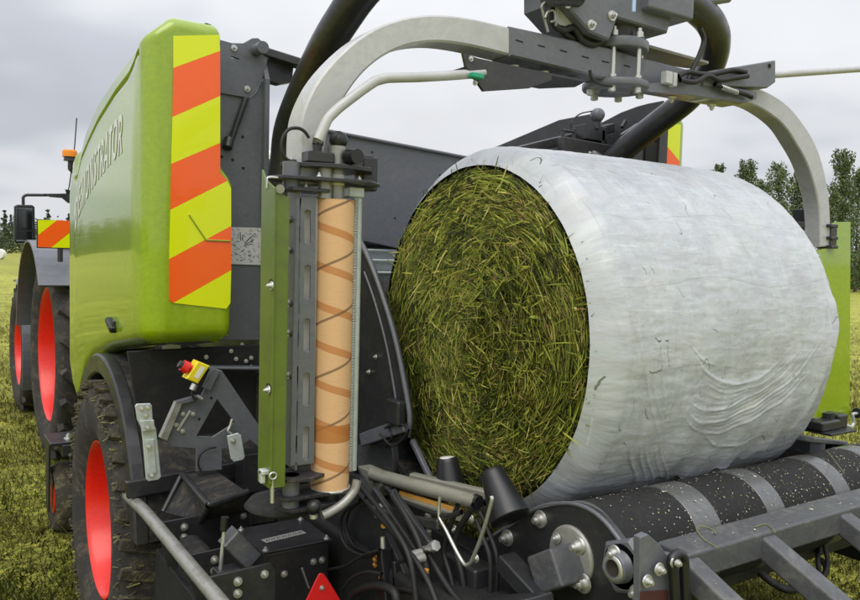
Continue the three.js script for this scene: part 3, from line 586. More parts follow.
  mesh('rear_plate', [plate('y', 2.62, [[0.15, -0.2], [0.55, -0.12], [0.55, -0.02], [0.15, 0.0]], 0.012)], M.olive, d, 'grey plate behind the hub');
}
// turning arm: two light grey arches joined by a dark beam
const arm = part('turning_arm', baler); arm.userData.label = 'turning arm of two light grey arches joined by a dark beam';
{
  const lo = smooth2([[-1.278,1.981],[-1.272,2.031],[-1.271,2.122],[-1.263,2.183],[-1.22,2.277],[-1.138,2.376],[-1.052,2.447],[-0.952,2.498],[-0.846,2.529],[-0.72,2.544],[-0.531,2.545]], 50);
  const li = smooth2([[-1.202,1.987],[-1.194,2.06],[-1.18,2.154],[-1.126,2.257],[-1.072,2.327],[-1.007,2.382],[-0.925,2.425],[-0.829,2.451],[-0.717,2.46],[-0.528,2.456]], 50);
  mesh('arch', plate('z', 0.05, lo.concat(li.reverse()), 0.1, null, 0.006), M.silver, arm, 'light grey arch on the film core side');
  const ro = smooth2([[0.443,2.493],[0.63,2.527],[0.804,2.531],[0.994,2.491],[1.144,2.411],[1.247,2.324],[1.324,2.204],[1.369,2.079],[1.397,1.886]], 50);
  const ri = smooth2([[0.446,2.443],[0.635,2.46],[0.783,2.458],[0.979,2.401],[1.083,2.33],[1.166,2.259],[1.23,2.174],[1.284,2.065],[1.314,1.884]], 50);
  mesh('arch', plate('z', 0.05, ro.concat(ri.reverse()), 0.078, null, 0.005), M.silver, arm, 'light grey arch at the far end of the bale');
  const mb = mesh('middle_beam', plate('z', 0.056, [[-0.549,2.547],[-0.089,2.552],[0.121,2.543],[0.3,2.541],[0.621,2.533],[0.77,2.501],[0.673,2.451],[0.348,2.445],[0.121,2.441],[-0.078,2.442],[-0.545,2.452]], 0.10, null, 0.006), M.grey, arm);
  for (const b of [[-0.482,2.44,0],[-0.349,2.44,0],[-0.213,2.435,0],[0.311,2.441,0],[0.556,2.441,0]]) bolt(b, 'd', mb, 1.1);
  for (const [a, b] of [[[-0.523,2.507,0.057], [-0.493,2.505,0.057]], [[-0.428,2.506,0.057], [-0.398,2.505,0.057]], [[-0.33,2.506,0.057], [-0.298,2.504,0.057]], [[-0.228,2.502,0.057], [-0.194,2.5,0.057]], [[-0.131,2.5,0.057], [-0.096,2.5,0.057]], [[-0.02,2.503,0.057], [0.011,2.501,0.057]]]) mesh('slit', bar(a, b, 0.002, 0.004, 0.0008), M.interior, mb);
  // bracket plates and safety bars below the beam
  const b1 = mesh('bracket', [plate('y', 2.41, [[-0.68, 0.10], [-0.62, 0.10], [-0.25, 0.10], [-0.22, 0.02], [-0.3, -0.08], [-0.68, -0.08]], 0.008), plate('z', 0.112, [[-0.771,2.414],[-0.714,2.408],[-0.412,2.404],[-0.411,2.385],[-0.503,2.346],[-0.688,2.311],[-0.759,2.377]], 0.012)], M.black, arm, 'dark angle bracket under the left arch');
  mesh('green_tape', box([-0.726,2.35,0.12], [0.045, 0.016, 0.03]), std({ color: new THREE.Color().setRGB(0.02, 0.35, 0.2), roughness: 0.5 }), b1);
  bolt([-0.741,2.401,0.112], 'z', b1, 0.5); bolt([-0.723,2.331,0.112], 'z', b1, 0.5); 
  mesh('safety_bar', tube([[-0.681,2.37,0.1],[-0.79,2.347,0.1],[-0.915,2.323,0.1],[-1.024,2.305,0.1],[-1.063,2.291,0.1],[-1.107,2.259,0.1],[-1.175,2.204,0.1],[-1.211,2.167,0.1],[-1.24,2.106,0.1]], 0.0145, 60, 12, 0.2), M.silver, arm, 'thin bent grey bar behind the left arch');
  const b2 = mesh('bracket', [plate('z', 0.11, [[0.356,2.524],[0.808,2.64],[0.816,2.551],[0.763,2.52],[0.36,2.472]], 0.05, null, 0.004), plate('z', 0.10, [[0.019,2.434],[0.348,2.495],[0.706,2.497],[0.708,2.47],[0.631,2.444],[0.294,2.431],[0.073,2.412]], 0.02)], M.grey, arm, 'dark angle bracket under the far arch');
  mesh('bore', rod([0.76,2.608,0.112], [0.766,2.609,0.108], 0.009), M.interior, b2);
  mesh('safety_bar', tube([[0.817,2.585,0.08], [1.503,2.713,0.08], [1.861,2.772,0.08], [2.263,2.749,0.06]], 0.0145, 40, 12, 0.2), M.silver, arm, 'thin grey bar beyond the far arch');
  mesh('cable_block', [box([0.149,2.472,0.11], [0.035, 0.045, 0.03]), box([0.182,2.469,0.11], [0.02, 0.05, 0.03])], M.silver, b2);
  for (const q of ['[[0.197,2.484,0.12],[0.252,2.507,0.12],[0.321,2.51,0.12],[0.391,2.52,0.12],[0.45,2.536,0.12],[0.523,2.555,0.12],[0.599,2.558,0.12]]', '[[0.197,2.468,0.13],[0.282,2.473,0.13],[0.355,2.506,0.13],[0.427,2.501,0.13],[0.512,2.521,0.13],[0.599,2.541,0.13]]', '[[0.328,2.499,0.06],[0.359,2.556,0.06],[0.391,2.607,0.06],[0.411,2.664,0.06],[0.384,2.705,0.06]]', '[[0.412,2.485,0.12],[0.504,2.475,0.12],[0.6,2.472,0.12],[0.646,2.466,0.12]]']) mesh('hose', tube(JSON.parse(q), 0.010, 40, 8), M.hose, b2);
  mesh('spring', tube(Array.from({ length: 40 }, (_, i) => { const t = i / 39, a = [0.441,2.476,0.13], b = [0.541,2.467,0.13]; return [a[0] + (b[0] - a[0]) * t, a[1] + (b[1] - a[1]) * t + 0.008 * Math.cos(i * 1.6), a[2] + 0.008 * Math.sin(i * 1.6)]; }), 0.0025, 160, 6), M.zinc, b2);
}
// film dispensers
M.greenFar = M.green;
{
  const d = part('film_dispenser', baler); d.userData.label = 'film dispenser with slotted grey upright and green guard';
  const Z = 0.06;
  // green guard: channel-folded sheet standing outside the rollers
  mesh('green_guard', [plate('x', -1.375, [[0.035, 2.02], [0.065, 1.99], [0.128, 1.965], [0.128, 1.175], [0.12, 1.16], [0.035, 1.16]], 0.006, null, 0.001), plate('z', 0.123, [[-1.372, 1.965], [-1.34, 1.945], [-1.33, 1.945], [-1.33, 1.16], [-1.374, 1.16]], 0.005, null, 0.001)], M.greenPost, d, 'green folded guard sheet');
  for (const b of [[-1.377,1.712,0.118],[-1.377,1.432,0.107]]) { mesh('slot', rod([b[0], b[1], b[2]], [b[0] - 0.001, b[1], b[2]], 0.013, 0.013, 20), M.interior, d); bolt([b[0] - 0.001, b[1] - 0.004, b[2] + 0.008], 'x', d, 0.75); }
  // slotted upright
  const holes = [[[-1.271,1.912],[-1.261,1.918],[-1.25,1.913],[-1.248,1.825],[-1.259,1.817],[-1.269,1.824]], [[-1.268,1.761],[-1.258,1.766],[-1.247,1.761],[-1.247,1.672],[-1.257,1.665],[-1.268,1.672]], [[-1.267,1.612],[-1.256,1.618],[-1.246,1.612],[-1.246,1.523],[-1.256,1.517],[-1.267,1.524]], [[-1.266,1.461],[-1.255,1.466],[-1.244,1.46],[-1.244,1.371],[-1.255,1.365],[-1.266,1.373]], [[-1.264,1.309],[-1.254,1.314],[-1.243,1.307],[-1.243,1.217],[-1.254,1.211],[-1.264,1.22]]];
  mesh('upright', [plate('z', 0.085, [[-1.295,1.948],[-1.236,1.949],[-1.227,1.204],[-1.3,1.204]], 0.006, holes, 0.001), plate('x', -1.285, [[0.085, 1.97], [0.085, 1.19], [0.0, 1.19], [0.0, 1.97]], 0.006, null, 0.001)], M.grey, d, 'slotted dark grey upright');
  mesh('slot_backing', box([-1.238, 1.575, 0.055], [0.07, 0.76, 0.02]), M.silver, d);
  for (const b of [[-1.286,1.89,0.025],[-1.286,1.804,0.028],[-1.286,1.655,0.034],[-1.286,1.571,0.037],[-1.286,1.452,0.042]]) mesh('stop_pin', [rod([b[0], b[1], b[2]], [b[0] - 0.022, b[1], b[2]], 0.006, 0.004, 10), rod([b[0], b[1], b[2]], [b[0] - 0.006, b[1], b[2]], 0.011, 0.011, 6)], M.zinc, d);
  // stretch rollers
  mesh('stretch_roller', rod([-1.083, 1.155, Z - 0.015], [-1.083, 1.985, Z - 0.015], 0.012, 0.012, 18), M.galv, d, 'thin metal stretch roller beside the cardboard core');
  mesh('stretch_roller', rod([-1.128, 1.155, -0.05], [-1.128, 1.985, -0.05], 0.032, 0.032, 22), M.galv, d);
  const sp = []; for (let i = 0; i < 900; i++) sp.push([-1.103 + 0.0065 * Math.cos(i * 1.2), 1.16 + 0.8 * i / 900, Z + 0.005 + 0.0065 * Math.sin(i * 1.2)]);
  mesh('coil_spring', tube(sp, 0.0022, 2400, 4), M.galv, d, 'long coil spring along the core');
  // top plates
  const ring = (cx, cz, r, y, t) => lathe([[0, 0], [r, 0], [r, t], [0, t]], 'y', [cx, y, cz], 28);
  const topGeo = [plate('y', 2.045, [[-1.32, 0.03], [-1.26, 0.10], [-1.16, 0.125], [-1.07, 0.10], [-1.03, 0.03], [-1.08, -0.06], [-1.28, -0.05]], 0.012), plate('y', 2.005, [[-1.36, 0.05], [-1.34, 0.10], [-1.10, 0.14], [-1.02, 0.06], [-1.03, -0.04], [-1.30, -0.04]], 0.010), plate('y', 1.975, [[-1.33, 0.02], [-1.31, 0.10], [-1.2, 0.10], [-1.2, 0.0]], 0.010)];
  const tp = mesh('top_plates', topGeo, M.black, d);
  mesh('spacer', rod([-1.30, 1.97, 0.06], [-1.30, 2.045, 0.06], 0.024, 0.024, 20), M.grey, tp);
  mesh('spacer', rod([-1.205, 1.95, 0.075], [-1.205, 2.045, 0.075], 0.020, 0.020, 20), M.steel, tp);
  mesh('core_spindle', [rod([-1.163, 1.94, Z], [-1.163, 2.035, Z], 0.024, 0.024, 20), rod([-1.163, 2.045, Z], [-1.163, 2.10, Z], 0.026, 0.026, 20)], M.steel, tp);
  mesh('spindle_label', lathe([[0.0245, 0], [0.0245, 0.03]], 'y', [-1.163, 1.99, Z], 20), M.white, tp);
  mesh('ball_knob', new THREE.SphereGeometry(0.0265, 24, 16).translate(-1.158, 2.118, Z), M.plastic, tp, 'black ball knob on top of the spindle');
  mesh('release_knob', rod([-1.14, 2.07, Z + 0.03], [-1.135, 2.068, Z + 0.075], 0.023, 0.021, 20), M.plastic, tp, 'black round release knob');
  mesh('valve_block', [box([-1.225, 2.062, 0.07], [0.08, 0.03, 0.05]), rod([-1.225, 2.07, 0.06], [-1.218, 2.125, 0.06], 0.012), rod([-1.222, 2.10, 0.06], [-1.218, 2.125, 0.06], 0.016, 0.014)], M.black, tp);
  mesh('sensor_box', [box([-1.035, 2.035, 0.0], [0.05, 0.10, 0.06], 0.006), box([-1.05, 2.085, 0.0], [0.06, 0.01, 0.05])], M.black, tp, 'square dark sensor box');
  mesh('roller_cap', box([-1.10, 1.975, 0.045], [0.05, 0.03, 0.05]), M.galv, tp);
  mesh('cable_loop', tube([[-1.253,2.114,0.07],[-1.268,2.131,0.07],[-1.289,2.137,0.07],[-1.315,2.129,0.07],[-1.332,2.1,0.07],[-1.331,2.068,0.07],[-1.314,2.048,0.07],[-1.29,2.047,0.07]], 0.0048, 60, 8), M.hose, tp, 'thin black cable loop');
  mesh('handle_wire', tube([[-1.377,1.967,0.08],[-1.377,1.994,0.08],[-1.366,1.997,0.08],[-1.305,1.997,0.08]], 0.0035, 24, 8, 0.1), M.zinc, tp);
  for (const b of [[-1.30, 2.046, 0.06], [-1.23, 2.008, 0.09], [-1.10, 2.008, 0.08], [-1.26, 1.977, 0.07]]) bolt(b, 'y', tp, 0.6);
  mesh('hub_bolt', rod([-1.348,1.966,0.1], [-1.36,1.963,0.13], 0.012, 0.012, 12), M.steel, tp);
  // lower plates
  const lp = mesh('bottom_plates', [plate('y', 1.175, [[-1.33, 0.0], [-1.32, 0.11], [-1.25, 0.13], [-1.2, 0.10], [-1.2, 0.0]], 0.01), plate('y', 1.12, [[-1.345, 0.06], [-1.32, 0.11], [-1.20, 0.11], [-1.1, 0.12], [-1.07, 0.06], [-1.12, 0.0], [-1.3, 0.0]], 0.010), plate('y', 1.085, [[-1.33, 0.05], [-1.30, 0.11], [-1.16, 0.10], [-1.14, 0.02]], 0.010)], M.blackDirty, d);
  mesh('spacer', rod([-1.29, 1.08, 0.07], [-1.29, 1.175, 0.07], 0.024, 0.024, 20), M.grey, lp);
  mesh('core_cup', rod([-1.163, 1.04, Z], [-1.163, 1.12, Z], 0.024, 0.028, 20), M.black, lp);
  mesh('cup_rim', lathe([[0.03, 0], [0.056, 0.002], [0.058, 0.010], [0.03, 0.012]], 'y', [-1.163, 1.112, Z], 28), M.galv, lp);
  mesh('curved_arm', tube([[-1.107,1.147,0.12],[-1.116,1.117,0.12],[-1.145,1.089,0.12],[-1.185,1.069,0.12],[-1.216,1.06,0.12]], 0.013, 30, 10), M.steel, lp);
  mesh('ball_knob', new THREE.SphereGeometry(0.021, 20, 14).translate(...[-1.251,1.097,0.14]), M.plastic, lp, 'black ball knob below the core');
  mesh('knob_collar', rod([-1.252,1.077,0.14], [-1.251,1.066,0.14], 0.011, 0.011), M.zinc, lp);
  mesh('ring_pin', [tube(Array.from({ length: 16 }, (_, i) => { const c = [-1.368,1.197,0.13], a = i / 16 * 6.283; return [c[0] + 0.010 * Math.cos(a), c[1] + 0.009 * Math.sin(a), c[2]]; }), 0.0028, 40, 6, 0.5, true), rod([-1.366,1.189,0.12], [-1.365,1.12,0.12], 0.0055, 0.0055, 10)], M.zinc, lp);
  mesh('clip_bracket', [box([-1.364,1.203,0.1], [0.06, 0.014, 0.03]), box([-1.387,1.192,0.1], [0.014, 0.04, 0.02])], M.galv, lp);
  mesh('base_disc', lathe([[0, 0], [0.10, 0], [0.115, 0.012], [0.10, 0.03], [0.06, 0.04], [0, 0.04]], 'y', [-1.25,1.03,-0.079], 32), M.rubber, lp, 'black rubber disc under the dispenser');
  // the same unit on the far end: guard sheet, upright and fittings
  const e = part('film_dispenser', baler); e.userData.label = 'film dispenser behind the far end of the bale with bright green guard';
  mesh('green_guard', [plate('z', 0.05, [[1.403,1.993],[1.427,2.003],[1.555,2.009],[1.645,1.073],[1.367,1.084],[1.291,1.869],[1.413,1.886]], 0.006, null, 0.001), plate('z', 0.05, [[1.196,1.867],[1.291,1.869],[1.367,1.084],[1.268,1.093]], 0.04, null, 0.001)], M.greenFar, e, 'bright green guard sheet past the end of the bale');
  mesh('clamp_block', [box([1.41,1.938,0.03], [0.055, 0.11, 0.05]), box([1.379,1.983,0.045], [0.06, 0.015, 0.06]), box([1.385,1.927,0.045], [0.06, 0.015, 0.06]), box([1.389,1.886,0.045], [0.06, 0.015, 0.06])], M.black, e);
  bolt([1.286,1.842,0.05], 'z', e, 0.8);
  mesh('upright', [box([1.27, 1.55, -0.06], [0.09, 0.8, 0.08])], M.grey, e);
  mesh('side_fitting', [box([1.396,2.015,-0.1], [0.06, 0.10, 0.06]), box([1.357,1.989,-0.1], [0.1, 0.03, 0.06])], M.black, e);
  const lf = mesh('lower_fitting', [box([1.386,1.055,0.06], [0.16, 0.05, 0.1], 0.012), box([1.505,1.063,0.06], [0.08, 0.07, 0.08], 0.012), box([1.422,1.027,0.08], [0.22, 0.012, 0.14]), rod([1.435,1.07,0.06], [1.432,1.108,0.06], 0.03)], M.black, e);
  mesh('crank', tube([[1.523,1.046,0.08],[1.613,1.022,0.08],[1.629,1.045,0.08],[1.615,1.086,0.08],[1.697,1.083,0.08]], 0.008, 30, 8, 0.1), M.galv, lf);
  mesh('crank_grip', rod([1.651,1.087,0.08], [1.867,1.073,0.08], 0.025), M.plastic, lf);
}
// empty cardboard film core held in the dispenser: a thing of its own
{
  const core = thing('film_core', 'empty tan cardboard film core with brown spiral glue marks, upright in the dispenser', 'film core');
  const cv = document.createElement('canvas'); cv.width = 512; cv.height = 1024; const x = cv.getContext('2d');
  x.fillStyle = '#d9b083'; x.fillRect(0, 0, 512, 1024);
  for (let i = 0; i < 2600; i++) { x.fillStyle = rnd() < 0.5 ? 'rgba(160,116,70,0.10)' : 'rgba(232,196,150,0.12)'; x.fillRect(rr(0, 512), rr(0, 1024), rr(2, 30), rr(1, 3)); }
  const band = (y0, dy, w, c) => { for (const o of [-512, 0, 512]) { x.strokeStyle = c; x.lineWidth = w; x.beginPath(); x.moveTo(o - 20, y0 + dy * (o - 20) / 512); x.lineTo(o + 532, y0 + dy * (o + 532) / 512); x.stroke(); } };
  for (let k = -2; k < 9; k++) band(30 + k * 137, 137, 26, 'rgba(190,128,74,0.85)');
  for (let k = -2; k < 8; k++) band(140 + k * 190, -190, 9, 'rgba(110,84,64,0.72)');
  x.fillStyle = 'rgba(176,110,48,0.8)'; x.fillRect(0, 790, 512, 62);
  const t = new THREE.CanvasTexture(cv); t.colorSpace = THREE.SRGBColorSpace; t.wrapS = THREE.RepeatWrapping; t.anisotropy = 8;
  const g = new THREE.CylinderGeometry(0.0555, 0.0555, 0.828, 48, 1, true);
  const m = new THREE.Mesh(g, std({ map: t, roughness: 0.75, bumpMap: fineBump, bumpScale: 0.0003 })); m.name = 'tube_wall'; m.castShadow = m.receiveShadow = true; m.rotation.y = 2.1;
  core.add(m);
  mesh('tube_edge', [lathe([[0.043, 0], [0.0555, 0], [0.0555, 0.002], [0.043, 0.002], [0.043, 0]], 'y', [0, 0.412, 0], 40), lathe([[0.043, -0.8], [0.043, 0.0]], 'y', [0, 0.40, 0], 32)], std({ color: new THREE.Color().setRGB(0.5, 0.33, 0.17), roughness: 0.8 }), core);
  core.position.set(-1.165, 1.535, 0.06);
}

// ---------------------------------------------------------------- wrapping table
{
  const tb = part('wrapping_table', baler); tb.userData.label = 'wrapping table with banded rollers under the bale';
  const RY = 0.985, RZ = 0.58, RR = 0.152;
  M.sleeve = std({ map: paintMap(S8(32, 32, 33), S8(140, 136, 116), 0.08, 700), roughness: 0.85, bumpMap: fineBump, bumpScale: 0.002 });
  M.band = phys({ map: paintMap(S8(108, 110, 112), S8(140, 138, 124), 0.35, 300), roughness: 0.42, metalness: 0.35, roughnessMap: roughMap });
  for (const [z, y, near] of [[RZ, RY, true], [-0.58, 1.01, false]]) {
    const bx = [-0.665,-0.634,-0.357,-0.247,-0.029,0.061,0.344,0.431,0.634,0.732,1.379];
    for (let i = 0; i < bx.length - 1; i++) {
      const a = bx[i], b = bx[i + 1], isBand = i % 2 === 0, r = isBand ? RR + 0.003 : RR;
      mesh(isBand ? 'steel_band' : 'rubber_sleeve', lathe([[0, a], [r - 0.004, a], [r, a + 0.004], [r, b - 0.004], [r - 0.004, b], [0, b]], 'x', [0, y, z], 56), isBand ? M.band : M.sleeve, tb);
    }
  }
  // end plates
  const ep = smooth2([[0.102,0.822],[0.202,0.917],[0.342,1.023],[0.449,1.099],[0.517,1.128],[0.586,1.147],[0.646,1.148],[0.696,1.134],[0.752,1.1],[0.799,1.065],[0.833,1.027],[0.86,0.978]], 60);
  const pts = [...ep, [0.86, 0.62], [0.5, 0.55], [0.05, 0.60], [-0.1, 0.75]];
  const e1 = mesh('end_plate', plate('x', -0.70, pts, 0.03, null, 0.006), M.black, tb, 'broad black end plate with rounded shoulder');
  mesh('plate_rim', tube(ep.map((p) => [-0.70, p[1], p[0]]), 0.006, 80, 8), M.grey, e1);
  for (const b of [[-0.701,0.967,0.315],[-0.701,1.067,0.457]]) bolt(b, 'x', e1, 1.5);
  mesh('boss_disc', lathe([[0, -0.012], [0.075, -0.012], [0.082, -0.006], [0.082, 0]], 'x', [-0.7,1.005,0.584], 36), M.steel, e1);
  const mo = [-0.72,0.981,0.584];
  mesh('square_boss', [box([mo[0] - 0.03, mo[1], mo[2]], [0.10, 0.10, 0.11], 0.008, [-0.55, 0, 0])], M.greyDirty, e1, 'square dark boss bolted to the end plate');
  bolt([-0.79,1.087,0.7], 'x', e1, 1.4); bolt([-0.715,0.957,0.647], 'x', e1, 1.6); bolt([-0.715,1.042,0.54], 'x', e1, 0.9);
  mesh('end_plate', plate('x', 0.98, [[-0.75, 1.05], [0.45, 1.08], [0.72, 1.02], [0.86, 0.62], [-0.75, 0.62]], 0.03, null, 0.006), M.black, tb);
  // flange bearing
  const bc = [-0.73,1.054,0.785];
  const fb = mesh('flange_bearing', [lathe([[0.020, -0.028], [0.034, -0.028], [0.038, -0.022], [0.04, 0.0], [0.055, 0.0], [0.06, 0.03]], 'x', bc, 36), plate('x', bc[0] + 0.0, [[bc[2] - 0.06, bc[1] + 0.04], [bc[2] + 0.02, bc[1] + 0.075], [bc[2] + 0.075, bc[1] + 0.03], [bc[2] + 0.06, bc[1] - 0.05], [bc[2] - 0.02, bc[1] - 0.075], [bc[2] - 0.07, bc[1] - 0.03]], 0.03, null, 0.008)], M.grey, tb, 'dark flange bearing with a pale ring');
  mesh('bearing_ring', lathe([[0.022, -0.031], [0.031, -0.031], [0.032, -0.026]], 'x', bc, 36), M.zinc, fb);
  mesh('bearing_seal', lathe([[0, -0.016], [0.021, -0.024], [0.022, -0.028]], 'x', bc, 30), std({ color: new THREE.Color().setRGB(0.03, 0.025, 0.02), roughness: 0.8 }), fb);
  for (const b of [[-0.745,1.093,0.865],[-0.745,1.016,0.851],[-0.745,1.087,0.777]]) bolt(b, 'x', fb, 1.2);
  // cross bar and rear arms
  const T = 1.105;
  mesh('cross_bar', bar([-0.63, T - 0.035, 0.855], [0.98, T - 0.035, 0.855], 0.10, 0.07, 0.008), M.greyDirty, tb, 'grey square cross bar behind the roller');
  mesh('upright_plate', [plate('z', 0.93, [[-0.833,1.19],[-0.808,1.194],[-0.766,1.162],[-0.738,1.131],[-0.716,1.014],[-0.824,1.039]], 0.02), plate('x', -0.70, [[0.80, 1.10], [0.92, 1.12], [0.93, 0.6], [0.80, 0.6]], 0.02)], M.grey, tb);
  mesh('red_patch', plate('z', 0.934, [[-0.827,1.068],[-0.737,1.053],[-0.732,1.019],[-0.826,1.041]], 0.003, null, 0.0005), std({ color: new THREE.Color().setRGB(0.07, 0.02, 0.018), roughness: 0.7 }), tb, 'dull red patch at the foot of the plate');
  mesh('rounded_stop', tube([[-0.727,1.02,0.95],[-0.739,1.094,0.95],[-0.748,1.131,0.95],[-0.728,1.141,0.95],[-0.707,1.122,0.95],[-0.692,1.012,0.95]], 0.012, 50, 10, 0.3), M.plastic, tb, 'black rounded stop bracket');
  bolt([-0.744,1.127,0.955], 'z', tb, 0.9); bolt([-0.778,1.112,0.94], 'z', tb, 0.9); bolt([-0.816,1.093,0.94], 'z', tb, 0.9);
  const a1 = [-0.621], a2 = [-0.311], a3 = [0.057], a4 = [0.43], a5 = [0.80];
  for (const a of [a1, a2, a3, a4, a5]) mesh('rear_arm', bar([a[0], 1.072, 0.88], [a[0] + 0.06, 0.74, 1.54], 0.06, 0.06, 0.01), M.greyDirty, tb);
  mesh('lower_bar', bar([-0.6, 0.85, 0.64], [0.98, 0.85, 0.64], 0.06, 0.045, 0.008), M.black, tb);
  mesh('side_beam', bar([-0.62, 0.78, -0.7], [-0.62, 0.78, 0.7], 0.08, 0.12, 0.008), M.black, tb);
  mesh('side_beam', bar([0.9, 0.78, -0.7], [0.9, 0.78, 0.7], 0.08, 0.12, 0.008), M.black, tb);
  mesh('hose', tube([[0.657,0.7,0.505],[0.596,0.7,0.556],[0.501,0.7,0.603]], 0.01, 20, 8), M.hose, tb);
  mesh('hose', tube([[0.322,0.884,0.7], [0.31,0.826,0.72], [0.279,0.79,0.72], [0.285,0.841,0.7], [0.363,0.863,0.66]], 0.008, 30, 8), M.hose, tb);
  mesh('hose', tube([[-0.029,0.865,0.7], [-0.027,0.846,0.75], [0.013,0.831,0.78], [0.257,0.774,0.7]], 0.012, 30, 8), M.hose, tb);
  // small angle piece lying at the far side of the bale foot
  mesh('support_tongue', [bar([0.445,1.188,0.52], [1.072,1.057,0.3], 0.1, 0.02), box([0.599,1.132,0.46], [0.10, 0.05, 0.08])], M.greyDirty, tb);
  // film holder arm, cones and bow on the near side
  const fa = mesh('holder_tube', [rod([-0.907,1.07,-0.15], [-0.777,1.07,0.253], 0.022, 0.022, 22), bar([-0.82,1.075,-0.045], [-0.717,1.075,0.227], 0.03, 0.03)], M.olive, tb, 'grey tube arm with black end cap');
  mesh('holder_clamp', [plate('x', -0.905, [[-0.254,1.071],[-0.155,1.075],[-0.081,1.081],[-0.093,1.044],[-0.124,0.999],[-0.18,1.015]], 0.05, null, 0.003)], M.olive, fa);
  mesh('end_cap', rod([-0.777,1.07,0.248], [-0.774,1.07,0.264], 0.023, 0.021, 20), M.plastic, fa);
  mesh('yellow_strip', [bar([-0.865,1.03,-0.039], [-0.794,1.03,0.212], 0.012, 0.016, 0.003)], M.ochre, fa, 'ochre strip under the tube arm');
  mesh('under_channel', bar([-0.872,1.015,-0.026], [-0.799,1.015,0.22], 0.02, 0.022, 0.003), M.olive, fa);
  mesh('silver_bow', tube([[-0.925,1.117,0.279],[-0.925,1.087,0.275],[-0.925,1.054,0.279],[-0.925,1.03,0.313],[-0.925,0.989,0.364],[-0.925,0.969,0.394],[-0.925,0.963,0.413],[-0.925,0.98,0.435],[-0.925,1.034,0.464],[-0.925,1.108,0.495],[-0.925,1.173,0.517],[-0.925,1.182,0.513]], 0.0052, 90, 10, 0.3), M.zinc, tb, 'silver wire bow bent to a V');
  const cone = (top, foot, r1, r2, name, label) => {
    const A = V3(foot), B = V3(top), d = B.clone().sub(A), L = d.length();
    const g = lathe([[0, 0], [r1, 0], [r1 * 0.99, L * 0.05], [r2 * 1.05, L * 0.9], [r2, L * 0.97], [r2 * 0.85, L], [0, L]], 'y', [0, 0, 0], 36);
    g.applyQuaternion(new THREE.Quaternion().setFromUnitVectors(UP, d.normalize())); g.translate(A.x, A.y, A.z);
    return mesh(name, g, M.plastic, tb, label);
  };
  const c1 = cone([-0.74,1.149,0.042], [-0.74,1.021,0.077], 0.055, 0.034, 'holder_cone', 'small black cone with pale top');
  mesh('cone_top', rod([-0.745,1.148,0.049], [-0.745,1.154,0.048], 0.024, 0.022, 20), M.white, c1);
  cone([-0.8,1.193,0.35], [-0.8,1.08,0.445], 0.058, 0.034, 'holder_cone', 'larger leaning black cone');
}
// curved feed plates between dispenser and bale
{
  const o = smooth2([[-0.565,1.85],[-0.499,1.794],[-0.403,1.686],[-0.288,1.521],[-0.212,1.365],[-0.166,1.233],[-0.177,1.175]], 40);
  const fp = mesh('guide_plate', plate('x', -0.75, [...o, [[-0.269,1.12]][0], [-0.62, 1.05], [-0.62, 1.75]], 0.012, null, 0.002), M.black, baler, 'black curved guide plate beside the bale face');
  mesh('plate_flange', tube(o.map((p) => [-0.755, p[1], p[0]]), 0.009, 60, 8), M.grey, fp);
  const o2 = smooth2([[-0.517,1.73],[-0.435,1.629],[-0.339,1.473],[-0.275,1.32],[-0.244,1.236]], 30);
  mesh('plate_rib', tube(o2.map((p) => [-0.754, p[1], p[0]]), 0.005, 60, 8), M.grey, fp);
  mesh('plate_foot', [bar([-0.76,1.094,-0.497], [-0.76,1.212,-0.189], 0.02, 0.05), bar([-0.72,1.152,-0.205], [-0.72,1.038,-0.071], 0.02, 0.02)], M.grey, fp);
  for (const b of [[-0.753,1.42,-0.416],[-0.753,1.357,-0.466]]) bolt(b, 'x', fp, 0.6);
  for (const q of ['[[-0.78,1.183,-0.291],[-0.78,1.212,-0.216],[-0.78,1.214,-0.136],[-0.78,1.168,-0.16],[-0.78,1.134,-0.254],[-0.78,1.15,-0.311]]', '[[-0.79,1.159,-0.308],[-0.79,1.135,-0.223],[-0.79,1.17,-0.157],[-0.79,1.213,-0.114]]', '[[-0.77,1.197,-0.288],[-0.77,1.16,-0.258],[-0.77,1.109,-0.298]]']) mesh('cable', tube(JSON.parse(q), 0.0045, 40, 6), M.hose, fp);
  mesh('junction_box', box([-0.77,1.25,-0.234], [0.04, 0.09, 0.09], 0.01), M.black, fp);
}

